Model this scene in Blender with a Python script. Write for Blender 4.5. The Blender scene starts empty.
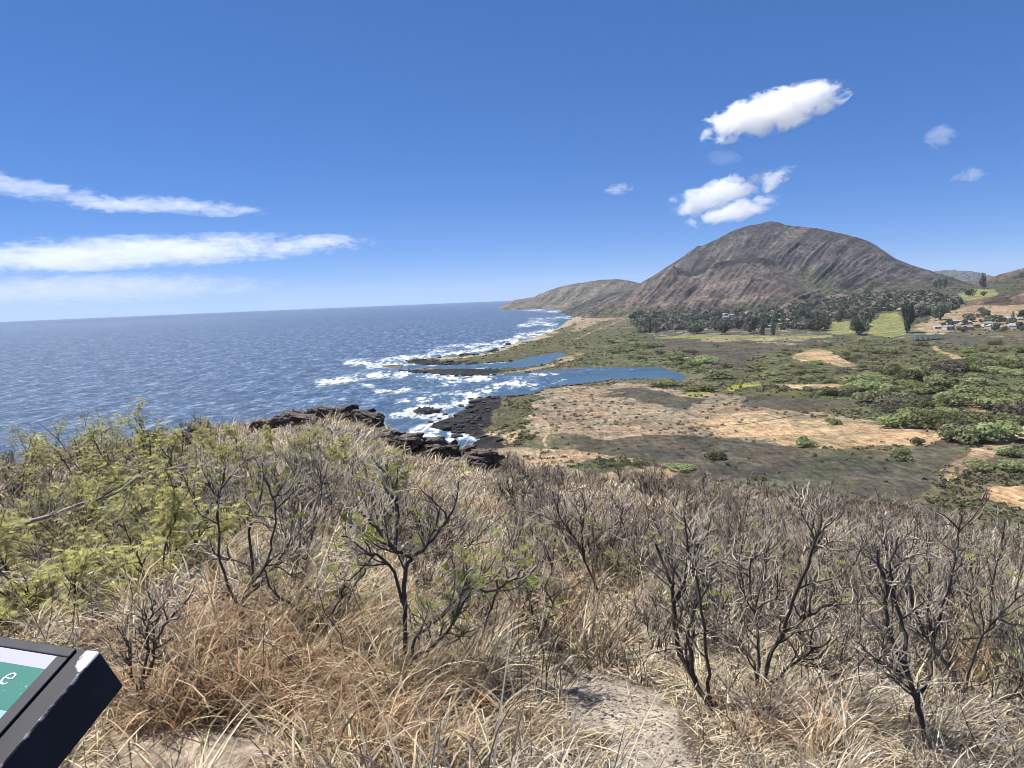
import bpy, bmesh, math, random
import numpy as np
from mathutils import Vector, Matrix

# ------------------------------------------------------------------ camera, sky, sun, exposure
SC = bpy.context.scene
COL = SC.collection
W, H, F = 1024, 768, 760.0
EYE = 1.6
CAM = np.array([0.0, 0.0, 100.0 + EYE])
PITCH, ROLL = math.radians(6.6), math.radians(2.27)
FWD = np.array([0, math.cos(PITCH), -math.sin(PITCH)])
R0 = np.array([1.0, 0, 0]); U0 = np.array([0, math.sin(PITCH), math.cos(PITCH)])
RGT = math.cos(ROLL) * R0 - math.sin(ROLL) * U0
UPV = math.sin(ROLL) * R0 + math.cos(ROLL) * U0
cd = bpy.data.cameras.new('camera'); cam = bpy.data.objects.new('camera', cd); COL.objects.link(cam)
cd.sensor_fit = 'HORIZONTAL'; cd.sensor_width = 36.0; cd.lens = F / W * 36.0
cd.clip_start = 0.05; cd.clip_end = 120000
M = Matrix(((RGT[0], UPV[0], -FWD[0]), (RGT[1], UPV[1], -FWD[1]), (RGT[2], UPV[2], -FWD[2])))
cam.matrix_world = Matrix.Translation(CAM.tolist()) @ M.to_4x4()
SC.camera = cam

SUN_AZ, SUN_EL = math.radians(-64), math.radians(62)
world = bpy.data.worlds.new('World'); SC.world = world; world.use_nodes = True
wn = world.node_tree; bg = wn.nodes['Background']
sky = wn.nodes.new('ShaderNodeTexSky'); sky.sky_type = 'NISHITA'; sky.sun_disc = False
sky.sun_elevation = SUN_EL; sky.sun_rotation = SUN_AZ
sky.altitude = 2500; sky.air_density = 0.6; sky.dust_density = 0.0; sky.ozone_density = 8.0
gm = wn.nodes.new('ShaderNodeGamma'); gm.inputs['Gamma'].default_value = 0.60
hs = wn.nodes.new('ShaderNodeHueSaturation'); hs.inputs['Saturation'].default_value = 1.36
tint = wn.nodes.new('ShaderNodeMix'); tint.data_type = 'RGBA'; tint.blend_type = 'MULTIPLY'; tint.inputs[0].default_value = 1.0; tint.inputs[7].default_value = (0.94, 0.975, 1.24, 1)
wn.links.new(sky.outputs[0], gm.inputs['Color']); wn.links.new(gm.outputs[0], hs.inputs['Color']); wn.links.new(hs.outputs[0], tint.inputs[6]); wn.links.new(tint.outputs[2], bg.inputs[0])
bg.inputs[1].default_value = 0.128
sd = bpy.data.lights.new('sun', 'SUN'); sd.energy = 5.0; sd.angle = math.radians(0.53); sd.color = (1.0, 0.955, 0.88)
sun = bpy.data.objects.new('sun', sd); COL.objects.link(sun)
SDIR = Vector((math.sin(SUN_AZ) * math.cos(SUN_EL), math.cos(SUN_AZ) * math.cos(SUN_EL), math.sin(SUN_EL)))
sun.rotation_euler = SDIR.to_track_quat('Z', 'Y').to_euler()
vs = SC.view_settings; vs.view_transform = 'Standard'; vs.look = 'None'; vs.exposure = 0.80; vs.gamma = 1.0
vs.use_curve_mapping = False
cy = SC.cycles
cy.max_bounces = 8; cy.diffuse_bounces = 2; cy.glossy_bounces = 2; cy.transmission_bounces = 2
cy.transparent_max_bounces = 6; cy.volume_bounces = 7
cy.volume_step_rate = 0.8; cy.volume_max_steps = 128
cy.use_denoising = True; cy.denoiser = 'OPENIMAGEDENOISE'; cy.denoising_input_passes = 'RGB_ALBEDO_NORMAL'; cy.denoising_prefilter = 'ACCURATE'
cy.pixel_filter_type = 'BLACKMAN_HARRIS'; cy.filter_width = 0.9
cy.caustics_reflective = False; cy.caustics_refractive = False

# ------------------------------------------------------------------ small maths
def ray(px, py):
    px = np.asarray(px, float); py = np.asarray(py, float)
    return FWD * F + np.multiply.outer(px - 512.0, RGT) + np.multiply.outer(384.0 - py, UPV)
def at_plane(px, py, z=0.0):
    d = ray(px, py); t = (z - CAM[2]) / d[..., 2]
    return CAM + d * t[..., None]
def at_dist(px, py, D):                      # point on the pixel's ray at horizontal distance D
    d = ray(px, py); return CAM + d * (D / np.hypot(d[..., 0], d[..., 1]))[..., None]
def proj(P):
    q = P - CAM; w = np.maximum(q @ FWD, 1e-3)
    return 512 + F * (q @ RGT) / w, 384 - F * (q @ UPV) / w
def sstep(a, b, x):
    t = np.clip((x - a) / (b - a), 0, 1); return t * t * (3 - 2 * t)
def _hash(ix, iy, seed):
    h = (ix.astype(np.int64) * 374761393 + iy.astype(np.int64) * 668265263 + seed * 974634777) & 0xffffffff
    h = ((h ^ (h >> 13)) * 1274126177) & 0xffffffff
    h = ((h ^ (h >> 16)) * 2246822519) & 0xffffffff
    return ((h ^ (h >> 15)) & 0xffffff) / float(0xffffff)
def vnoise(x, y, seed=0):
    x = np.asarray(x, float); y = np.asarray(y, float)
    ix = np.floor(x); iy = np.floor(y); fx = x - ix; fy = y - iy
    fx = fx * fx * (3 - 2 * fx); fy = fy * fy * (3 - 2 * fy)
    a = _hash(ix, iy, seed); b = _hash(ix + 1, iy, seed); c = _hash(ix, iy + 1, seed); d = _hash(ix + 1, iy + 1, seed)
    return (a * (1 - fx) + b * fx) * (1 - fy) + (c * (1 - fx) + d * fx) * fy
def fbm(x, y, seed=0, octv=4):
    s = 0; a = 0.5; n = 0
    for k in range(octv):
        s = s + a * vnoise(x * 2 ** k, y * 2 ** k, seed + k * 17); n += a; a *= 0.5
    return s / n
def in_poly(px, py, poly):
    r = np.zeros(np.shape(px), bool); n = len(poly)
    for i in range(n):
        x1, y1 = poly[i]; x2, y2 = poly[(i + 1) % n]
        if y1 == y2: continue
        c = ((y1 > py) != (y2 > py)) & (px < (x2 - x1) * (py - y1) / (y2 - y1) + x1)
        r ^= c
    return r
def seg_dist(x, y, pts, closed=False):
    best = np.full(np.shape(x), 1e18)
    n = len(pts); m = n if closed else n - 1
    for i in range(m):
        ax, ay = pts[i][:2]; bx, by = pts[(i + 1) % n][:2]
        dx, dy = bx - ax, by - ay; L = dx * dx + dy * dy + 1e-12
        t = np.clip(((x - ax) * dx + (y - ay) * dy) / L, 0, 1)
        best = np.minimum(best, (x - ax - t * dx) ** 2 + (y - ay - t * dy) ** 2)
    return np.sqrt(best)
def az_of(px, py=320):
    d = ray(px, py); return np.arctan2(d[..., 0], d[..., 1])

# ------------------------------------------------------------------ mesh helpers
def make_mesh(name, V, Fq=None, Ft=None, mat=None, smooth=False, cols=None, attrs=None):
    me = bpy.data.meshes.new(name)
    V = np.asarray(V, np.float32)
    parts = []; sizes = []
    if Fq is not None and len(Fq): parts.append(np.asarray(Fq, np.int32).ravel()); sizes.append(np.full(len(Fq), 4, np.int32))
    if Ft is not None and len(Ft): parts.append(np.asarray(Ft, np.int32).ravel()); sizes.append(np.full(len(Ft), 3, np.int32))
    loops = np.concatenate(parts); sz = np.concatenate(sizes)
    start = np.concatenate([[0], np.cumsum(sz)[:-1]]).astype(np.int32)
    me.vertices.add(len(V)); me.vertices.foreach_set('co', V.ravel())
    me.loops.add(len(loops)); me.loops.foreach_set('vertex_index', loops)
    me.polygons.add(len(sz)); me.polygons.foreach_set('loop_start', start); me.polygons.foreach_set('loop_total', sz)
    if smooth: me.polygons.foreach_set('use_smooth', np.ones(len(sz), bool))
    if cols is not None:
        a = me.attributes.new('col', 'FLOAT_COLOR', 'POINT')
        c = np.ones((len(V), 4), np.float32); c[:, :3] = cols; a.data.foreach_set('color', c.ravel())
    for k, v in (attrs or {}).items():
        a = me.attributes.new(k, 'FLOAT', 'POINT'); a.data.foreach_set('value', np.asarray(v, np.float32).ravel())
    me.update(calc_edges=True); me.validate()
    if mat: me.materials.append(mat)
    return me
def link(name, me, parent=None, loc=(0, 0, 0)):
    o = bpy.data.objects.new(name, me); COL.objects.link(o); o.location = loc
    if parent: o.parent = parent
    return o
def tag(o, label=None, cat=None, group=None, kind=None):
    if label: o['label'] = label
    if cat: o['category'] = cat
    if group: o['group'] = group
    if kind: o['kind'] = kind
    return o
def empty(name, loc, label, cat, group=None):
    o = bpy.data.objects.new(name, None); COL.objects.link(o); o.location = loc
    o.empty_display_size = 0.2
    return tag(o, label, cat, group)
def dup(root, loc, rot=(0, 0, 0), scale=(1, 1, 1), label=None):
    r = root.copy(); COL.objects.link(r); r.location = loc; r.rotation_euler = rot; r.scale = scale
    if label: r['label'] = label
    for ch in list(root.children):
        c = ch.copy(); COL.objects.link(c); c.parent = r
        for g in list(ch.children):
            e = g.copy(); COL.objects.link(e); e.parent = c
    return r
def grid_faces(nr, nc):
    i = np.arange(nr - 1)[:, None] * nc + np.arange(nc - 1)[None, :]
    return np.stack([i, i + 1, i + nc + 1, i + nc], -1).reshape(-1, 4)
def bm_mesh(name, bm, mat, smooth=False):
    me = bpy.data.meshes.new(name); bm.to_mesh(me); bm.free(); me.materials.append(mat)
    if smooth:
        for p in me.polygons: p.use_smooth = True
    return me

# ------------------------------------------------------------------ materials
def new_mat(name):
    m = bpy.data.materials.new(name); m.use_nodes = True
    nt = m.node_tree; b = nt.nodes['Principled BSDF']; return m, nt, b
def N(nt, t, **kw):
    n = nt.nodes.new(t)
    for k, v in kw.items(): setattr(n, k, v)
    return n
def noise(nt, vec, scale, detail=4, rough=0.55, dist=0.0):
    n = N(nt, 'ShaderNodeTexNoise'); n.inputs['Scale'].default_value = scale
    n.inputs['Detail'].default_value = detail; n.inputs['Roughness'].default_value = rough
    n.inputs['Distortion'].default_value = dist
    if vec is not None: nt.links.new(vec, n.inputs['Vector'])
    return n.outputs[0]
def ramp(nt, fac, stops, interp='LINEAR'):
    r = N(nt, 'ShaderNodeValToRGB'); r.color_ramp.interpolation = interp
    e = r.color_ramp.elements
    while len(e) < len(stops): e.new(0.5)
    for k, (p, c) in enumerate(stops):
        e[k].position = p
        e[k].color = (c, c, c, 1) if not hasattr(c, '__len__') else (*c, 1)
    nt.links.new(fac, r.inputs[0]); return r.outputs[0]
def math_(nt, op, a, b=None, clamp=False):
    n = N(nt, 'ShaderNodeMath', operation=op); n.use_clamp = clamp
    for k, v in enumerate((a, b)):
        if v is None: continue
        if isinstance(v, (int, float)): n.inputs[k].default_value = v
        else: nt.links.new(v, n.inputs[k])
    return n.outputs[0]
def mix(nt, fac, a, b, bt='MIX'):
    n = N(nt, 'ShaderNodeMix', data_type='RGBA', blend_type=bt)
    for k, v in ((0, fac), (6, a), (7, b)):
        if isinstance(v, (int, float)): n.inputs[k].default_value = v
        elif hasattr(v, '__len__'): n.inputs[k].default_value = (*v, 1)
        else: nt.links.new(v, n.inputs[k])
    return n.outputs[2]
def attr(nt, name, out='Color'):
    a = N(nt, 'ShaderNodeAttribute'); a.attribute_name = name; return a.outputs[out]
def pos(nt): return N(nt, 'ShaderNodeNewGeometry').outputs['Position']
def objco(nt): return N(nt, 'ShaderNodeTexCoord').outputs['Object']
def bump(nt, h, strength, dist, bsdf):
    b = N(nt, 'ShaderNodeBump'); b.inputs['Strength'].default_value = strength; b.inputs['Distance'].default_value = dist
    nt.links.new(h, b.inputs['Height']); nt.links.new(b.outputs[0], bsdf.inputs['Normal'])

def plain_material(name, col, rough=0.8, var=0.25, scale=8.0, bmp=0.0, bdist=0.02, metallic=0.0, detail=5):
    m, nt, b = new_mat(name); v = objco(nt)
    n = noise(nt, v, scale, detail)
    c0 = tuple(c * (1 - var) for c in col); c1 = tuple(min(1, c * (1 + var)) for c in col)
    nt.links.new(ramp(nt, n, [(0.3, c0), (0.7, c1)]), b.inputs['Base Color'])
    b.inputs['Roughness'].default_value = rough; b.inputs['Metallic'].default_value = metallic
    if bmp: bump(nt, noise(nt, v, scale * 2.5, 6), bmp, bdist, b)
    return m
def leaf_material(name, use_attr=True, col=(0.07, 0.09, 0.03), trans=0.35, hue_noise=0.0):
    m, nt, b = new_mat(name)
    out = nt.nodes['Material Output']; nt.nodes.remove(b)
    d = N(nt, 'ShaderNodeBsdfDiffuse'); t = N(nt, 'ShaderNodeBsdfTranslucent'); x = N(nt, 'ShaderNodeMixShader')
    x.inputs[0].default_value = trans
    if use_attr: c = attr(nt, 'col')
    else:
        info = N(nt, 'ShaderNodeObjectInfo')
        n = noise(nt, objco(nt), 1.5, 3)
        c = ramp(nt, n, [(0.3, tuple(k * 0.75 for k in col)), (0.7, tuple(k * 1.3 for k in col))])
        hv = N(nt, 'ShaderNodeHueSaturation')
        nt.links.new(math_(nt, 'ADD', math_(nt, 'MULTIPLY', info.outputs['Random'], 0.035), 0.48), hv.inputs['Hue'])
        nt.links.new(math_(nt, 'ADD', math_(nt, 'MULTIPLY', info.outputs['Random'], 0.9), 0.5), hv.inputs['Value'])
        nt.links.new(c, hv.inputs['Color']); c = hv.outputs[0]
    nt.links.new(c, d.inputs[0]); nt.links.new(c, t.inputs[0])
    nt.links.new(d.outputs[0], x.inputs[1]); nt.links.new(t.outputs[0], x.inputs[2]); nt.links.new(x.outputs[0], out.inputs[0])
    return m

MAT = {}
MAT['bark'] = plain_material('dark_bark', (0.062, 0.052, 0.045), 0.9, 0.5, 30, 0.6, 0.004)
MAT['twig'] = plain_material('grey_twig', (0.17, 0.145, 0.13), 0.85, 0.5, 4)
_r = [n for n in MAT['twig'].node_tree.nodes if n.type == 'VALTORGB'][0].color_ramp.elements
_r[0].position, _r[1].position = 0.40, 0.52; _r[0].color = (0.085, 0.066, 0.052, 1); _r[1].color = (0.48, 0.41, 0.32, 1)
MAT['palebark'] = plain_material('pale_bark', (0.30, 0.27, 0.24), 0.85, 0.45, 9, 0.5, 0.004)
MAT['grass'] = leaf_material('dry_grass_blades', True, trans=0.35)
MAT['leaf'] = leaf_material('feathery_leaves', True, trans=0.4)
MAT['kiawe'] = leaf_material('olive_crown', False, (0.250, 0.272, 0.130), 0.45)
MAT['darkleaf'] = leaf_material('dark_green_crown', False, (0.165, 0.180, 0.122), 0.45)
MAT['scrub'] = leaf_material('low_scrub', True, trans=0.2)

def lava_material(name, base=(0.045, 0.034, 0.029), hi=(0.21, 0.165, 0.135)):
    m, nt, b = new_mat(name); v = pos(nt)
    n = noise(nt, v, 1.6, 8, 0.7); n2 = noise(nt, v, 5.0, 6, 0.7)
    c = ramp(nt, n, [(0.40, base), (0.52, tuple(0.6 * p + 0.4 * q for p, q in zip(base, hi))), (0.64, hi)])
    c = mix(nt, 0.6, c, ramp(nt, n2, [(0.3, 0.35), (0.7, 1.3)]), 'MULTIPLY')
    nt.links.new(c, b.inputs['Base Color']); b.inputs['Roughness'].default_value = 0.9
    bump(nt, n2, 0.8, 0.12, b)
    return m
MAT['lava'] = lava_material('weathered_lava')
MAT['blacklava'] = lava_material('black_lava', (0.018, 0.017, 0.018), (0.05, 0.045, 0.045))

# ------------------------------------------------------------------ terrain shape
HX = [-260, 0, 150, 260, 330, 372, 400, 450, 495, 530, 560, 700, 860, 1024, 1250]
HT = [.20, .172, .160, .148, .140, .154, .184, .202, .226, .246, .258, .270, .286, .305, .34]
HD = [40, 42, 46, 58, 62, 60, 54, 50, 45, 41, 38, 38, 38, 38, 36]
HAZ = az_of(np.array(HX, float), np.array([420.0] * len(HX)))
def near_z(x, y):
    x = np.asarray(x, float); y = np.asarray(y, float)
    az = np.arctan2(x, y); d = np.hypot(x, y)
    te = np.interp(az, HAZ, HT); de = np.interp(az, HAZ, HD)
    s = te - EYE / de
    k = sstep(0.5, 6.0, d); s = 0.19 * (1 - k) + s * k
    z = 100 - s * d
    over = np.maximum(d - de, 0)
    z = z - 0.62 * over * sstep(0, 12, over)
    amp = sstep(1, 8, d)
    z = z + amp * (0.28 * (fbm(x * 0.35, y * 0.35, 3, 3) - 0.5)) + 0.08 * (fbm(x * 1.7, y * 1.7, 9, 3) - 0.5)
    z = z + sstep(0, 30, over) * 9 * (fbm(x * 0.05, y * 0.05, 21, 4) - 0.5)
    return z
def hit_near(px, py):
    d = ray(px, py); t = 0.0
    h = math.hypot(d[0], d[1]); D = np.linspace(0.8, 120, 6000)
    P = CAM + d[None, :] * (D / h)[:, None]
    below = P[:, 2] < near_z(P[:, 0], P[:, 1])
    i = int(np.argmax(below)) if below.any() else len(D) - 1
    return P[i]

SHORE_PX = [(440, 296), (506, 304.5), (535, 307), (563, 311), (601, 314.5), (585, 315.5), (573, 317), (562, 325), (556, 329), (540, 335.5),
    (522, 341), (507, 345.7), (487, 353), (456, 356.5), (430, 358.5), (418, 359.7), (403, 361), (408, 363), (423, 364.7), (451, 364.8), (470, 364),
    (489, 362.6), (512, 361), (532, 357), (558, 353), (568, 354), (560, 358), (545, 364.5), (522, 368.2), (502, 369.4), (470, 369), (440, 369.5), (408, 370),
    (400, 371.5), (431, 374), (450, 375.5), (466, 376), (497, 374.2), (522, 373), (553, 370), (583, 368), (616, 366.6), (640, 367), (662, 367), (672, 371),
    (686, 375), (684, 382), (669, 378), (644, 379), (603, 380.8), (576, 385), (549, 388), (530, 395), (521, 396), (501, 397.5), (477, 398.5), (470, 401), (474, 405),
    (464, 408), (456, 414), (462, 417), (452, 419), (436, 422.5), (428, 427), (443, 430), (462, 431), (484, 436), (485, 440), (470, 455), (430, 500), (300, 520),
    (-300, 560), (-300, 900), (1500, 900), (1500, 262), (1100, 275), (900, 282.6), (700, 290.6)]
def _sh(px, py): 
    y0 = 296.0 - 0.03964 * (px - 512) + 0.6
    return at_plane(px, max(py, y0), 0.0)
SHORE = [tuple(_sh(*p)[:2]) for p in SHORE_PX]
ISLETS_PX = [[(414, 411.5), (420, 409), (428, 408.6), (438, 409.5), (440, 411.5), (432, 413.5), (424, 414.3), (417, 413.8)],
             [(381, 366.5), (395, 365), (405, 365.5), (404, 367.5), (390, 368)]]
ISLETS = [[tuple(_sh(*p)[:2]) for p in q] for q in ISLETS_PX]
def ridge(x): return 1 - np.abs(2 * (x - np.floor(x)) - 1)
ROCKCOAST = [(425, 420), (455, 412), (470, 399), (503, 397), (497, 405), (488, 412), (480, 420), (490, 432), (508, 438), (500, 452), (470, 450), (440, 432)]
def plain_z(x, y, fine=True):
    x = np.asarray(x, float); y = np.asarray(y, float)
    P = np.stack([x, y, np.zeros_like(x)], -1); px, py = proj(P)
    wob = np.hypot(x, y) / 900.0
    px = px + (fbm(x / 55, y / 55, 5, 4) - 0.5) * 9 / wob; py = py + (fbm(x / 55, y / 55, 8, 4) - 0.5) * 2.6 / wob
    land = in_poly(px, py, SHORE_PX)
    ds = seg_dist(x, y, SHORE[:66], False)
    D = np.hypot(x, y); az = np.arctan2(x, y)
    z = np.minimum(ds * 0.10, 2.5) + 0.3 + 0.014 * np.minimum(ds, 2200)
    z = z + 42 * sstep(1500, 2700, D) * sstep(math.radians(18), math.radians(31), az)
    z = z + (fbm(x / 60, y / 60, 31, 4) - 0.5) * np.minimum(ds / 40, 2.5) * 1.6
    z = np.where(land, np.maximum(z, 0.25), -0.6 - np.minimum(ds * 0.03, 3))
    rk = in_poly(px, py, ROCKCOAST)
    z = np.where(rk & land, z + 2.6 * (fbm(x / 14, y / 14, 62, 4) - 0.35) - 0.3 + 1.2 * ridge(vnoise(x / 20, y / 20, 63) * 3), z)
    for q, r in zip(ISLETS_PX, ISLETS):
        il = in_poly(px, py, q)
        z = np.where(il, 0.5 + 1.2 * fbm(x / 8, y / 8, 4, 3), z)
    return z
def hit_plain(px, py):
    px = np.asarray(px, float); py = np.asarray(py, float); z = np.full(px.shape, 5.0)
    for _ in range(10):
        P = at_plane(px, py, z) if z.ndim == 0 else CAM + ray(px, py) * ((z - CAM[2]) / ray(px, py)[..., 2])[..., None]
        z = 0.5 * z + 0.5 * plain_z(P[..., 0], P[..., 1])
    P[..., 2] = plain_z(P[..., 0], P[..., 1])
    return P

# ------------------------------------------------------------------ land cover of the plain (polygons of what grows or lies where)
SAND = (0.32, 0.228, 0.142); PINK = (0.235, 0.184, 0.133); DARK = (0.070, 0.062, 0.050); OLIVE = (0.085, 0.083, 0.042)
GREEN = (0.088, 0.095, 0.048); LAWN = (0.165, 0.175, 0.072); ROCK = (0.024, 0.022, 0.022); BEACH = (0.29, 0.235, 0.17); YELL = (0.22, 0.22, 0.05)
TAN = (0.27, 0.20, 0.135); PURP = (0.072, 0.066, 0.058)
COVER = [
 (PURP, 6, [(590, 335), (650, 320), (760, 330), (900, 338), (1100, 335), (1100, 400), (900, 380), (760, 385), (690, 372), (640, 350)]),
 (OLIVE, 8, [(770, 352), (840, 340), (930, 342), (1100, 345), (1100, 450), (960, 452), (900, 430), (830, 408), (770, 395), (720, 385), (730, 365)]),
 (GREEN, 5, [(850, 375), (920, 365), (1000, 360), (1100, 355), (1100, 440), (960, 440), (890, 425), (840, 400)]),
 (OLIVE, 4, [(460, 356), (520, 343), (560, 333), (640, 328), (660, 345), (690, 360), (660, 366), (560, 368), (500, 373), (440, 374)]),
 (GREEN, 3, [(600, 346), (640, 337), (662, 345), (700, 356), (735, 372), (700, 378), (660, 364), (610, 362)]),
 (GREEN, 3, [(512, 348), (530, 341), (540, 340), (532, 347), (515, 351)]),
 (BEACH, 2.5, [(430, 358), (456, 356), (500, 347), (512, 343), (520, 337), (545, 331), (560, 323), (575, 316.5), (600, 314), (603, 316), (580, 320), (563, 327), (552, 334), (535, 341), (510, 350), (480, 356), (440, 360)]),
 (TAN, 2, [(578, 320), (600, 317), (625, 318), (600, 322), (584, 328), (570, 334)]),
 (TAN, 2, [(500, 372), (545, 366), (565, 357), (585, 352), (572, 358), (556, 366), (520, 372)]),
 (ROCK, 2, [(400, 370), (440, 369), (495, 370), (500, 374), (470, 377), (430, 375)]),
 (ROCK, 1.5, [(400, 360), (450, 361), (475, 360), (450, 365), (420, 365)]),
 (PINK, 6, [(500, 410), (530, 397), (560, 388), (610, 382), (660, 383), (700, 390), (745, 396), (830, 408), (900, 424), (945, 440), (905, 456), (830, 447), (740, 438), (650, 434), (560, 428), (500, 440)]),
 (SAND, 4, [(720, 412), (760, 408), (800, 413), (850, 423), (905, 431), (930, 440), (905, 453), (820, 447), (760, 439), (715, 434), (690, 428)]),
 (DARK, 3, [(740, 394), (800, 396), (860, 402), (850, 410), (800, 410), (745, 402)]),
 (DARK, 3, [(600, 392), (640, 387), (700, 398), (690, 404), (640, 400)]),
 (OLIVE, 3, [(490, 400), (520, 396), (548, 391), (530, 405), (515, 420), (540, 432), (535, 446), (500, 450), (485, 435), (495, 415)]),
 (ROCK, 2, [(425, 420), (455, 412), (470, 399), (503, 397), (497, 405), (488, 412), (480, 420), (490, 432), (510, 438), (500, 452), (470, 450), (440, 432)]),
 (TAN, 2, [(492, 432), (505, 428), (520, 432), (515, 440), (500, 446)]),
 (DARK, 3, [(545, 436), (600, 433), (660, 433), (740, 439), (810, 447), (880, 456), (925, 470), (935, 500), (860, 500), (760, 485), (700, 478), (640, 458), (560, 448)]),
 (DARK, 3, [(905, 455), (940, 438), (975, 432), (970, 445), (940, 466), (915, 472)]),
 (TAN, 3, [(480, 455), (560, 447), (640, 455), (700, 470), (690, 480), (560, 475), (480, 470)]),
 (GREEN, 3, [(575, 462), (600, 455), (640, 456), (655, 463), (630, 470), (590, 468)]),
 (DARK, 3, [(700, 340), (740, 342), (760, 348), (745, 356), (690, 352)]),
 (DARK, 4, [(640, 337), (760, 340), (790, 346), (745, 356), (740, 372), (700, 358), (650, 346)]),
 (SAND, 2, [(788, 357), (800, 350), (822, 349), (845, 358), (862, 365), (850, 367), (815, 361), (795, 363)]),
 (SAND, 2, [(775, 385), (810, 384), (850, 383), (848, 387), (800, 389)]),
 (SAND, 2, [(875, 381), (892, 379), (888, 385), (876, 386)]),
 (SAND, 2, [(960, 415), (985, 404), (1000, 402), (990, 410), (972, 418)]),
 (SAND, 3, [(990, 432), (1024, 420), (1100, 425), (1100, 450), (1030, 445), (1000, 442)]),
 (SAND, 3, [(990, 484), (1030, 484), (1100, 490), (1100, 510), (1020, 505)]),
 (TAN, 2, [(930, 470), (950, 462), (975, 452), (1000, 440), (1005, 446), (985, 460), (960, 472), (940, 480)]),
 (YELL, 2, [(735, 384), (760, 381), (765, 385), (745, 388), (730, 390)]),
 (YELL, 2, [(685, 392), (710, 388), (715, 393), (690, 396)]),
 (TAN, 2, [(690, 334), (740, 336), (800, 338), (830, 337), (760, 342), (700, 340)]),
 (LAWN, 1, [(655, 337), (680, 335.6), (760, 335), (830, 335), (832, 337.4), (760, 338), (690, 338.6), (658, 338.6)]),
 (LAWN, 1, [(830, 322), (850, 321), (856, 333), (838, 335), (830, 333)]),
 (LAWN, 1, [(868, 335), (872, 322), (882, 313), (898, 312), (902, 322), (908, 334), (890, 338)]),
 (LAWN, 1, [(958, 294), (972, 289), (995, 289), (998, 296), (985, 299), (962, 302)]),
 (LAWN, 1, [(928, 302), (940, 299), (945, 306), (932, 310)]),
 (TAN, 2, [(918, 330), (935, 313), (960, 305), (1024, 303), (1100, 305), (1100, 330), (1000, 328), (950, 328), (940, 335)]),
 (SAND, 1, [(930, 345), (938, 347), (950, 354), (962, 360), (972, 366), (966, 367), (950, 360), (935, 350)]),
 (TAN, 1.2, [(915, 325), (922, 322), (934, 334), (928, 336)]),
]
TRAILS = [(SAND, 1.6, [(505, 436), (520, 430), (512, 441)]), (TAN, 1.3, [(528, 416), (541, 419), (549, 425), (548, 433), (543, 441), (545, 446)]),
          (TAN, 0.8, [(543, 433), (575, 431), (640, 431)]), (TAN, 0.5, [(575, 340), (600, 328), (622, 320), (650, 315)]), (DARK, 0.7, [(680, 428), (740, 424), (810, 413)])]

def cover_colors(x, y, z):
    px, py = proj(np.stack([x, y, z], -1)); D = np.hypot(x, y)
    jx = (fbm(x / 60, y / 60, 41, 6) - 0.5) * 4.2; jy = (fbm(x / 60, y / 60, 47, 6) - 0.5) * 4.2
    c = np.empty(x.shape + (3,)); c[:] = (0.105, 0.095, 0.060)
    fol = np.full(x.shape, 0.22)
    for colr, soft, poly in COVER:
        s = soft * 700 / D
        xx = px + jx * (2 + soft * 4.0) * 700 / np.maximum(D, 400); yy = py + jy * (0.5 + soft * 1.1) * 700 / np.maximum(D, 400)
        m = in_poly(xx, yy, poly)
        c[m] = colr
        fol[m] = {SAND: 0.012, PINK: 0.16, BEACH: 0.03, LAWN: 0.0, ROCK: 0.0, TAN: 0.2, DARK: 0.012, GREEN: 0.5, OLIVE: 0.38, YELL: 0.2, PURP: 0.06}[colr]
    fb = (D > 1650) & (px > 630) & np.all(np.abs(c - np.array((0.105, 0.095, 0.060))) < 1e-6, -1)
    c[fb] = (0.066, 0.066, 0.042); fol[fb] = 0.8
    pt = sstep(0.50, 0.62, fbm(x / 35, y / 35, 52, 5))[:, None] * np.isin(fol, (0.05, 0.16, 0.2))[:, None]
    c = c * (1 - 0.38 * pt) + np.array((0.11, 0.085, 0.07)) * 0.38 * pt
    dk = np.isin(fol, (0.06, 0.012))[:, None]; ol = sstep(.50, .60, fbm(x / 45, y / 45, 53, 5))[:, None] * dk * .4
    c = c * (1 - ol) + np.array((0.088, 0.088, 0.052)) * ol
    pl = (sstep(.60, .68, fbm(x / 22, y / 22, 54, 5)) * (fol == 0.06))[:, None] * .75
    c = c * (1 - pl) + np.array((0.25, 0.20, 0.145)) * pl
    for q in ISLETS_PX: c[in_poly(px, py + 0.8, [(a, b + (1.2 if b > 411.4 else -1.6)) for a, b in q])] = ROCK
    for colr, wd, pts in TRAILS:
        m = seg_dist(px + jx * 1.0, (py + jy * 0.6) * 1.8, [(a, b * 1.8) for a, b in pts]) < wd
        c[m] = colr; fol[m] = 0
    return c, fol

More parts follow.
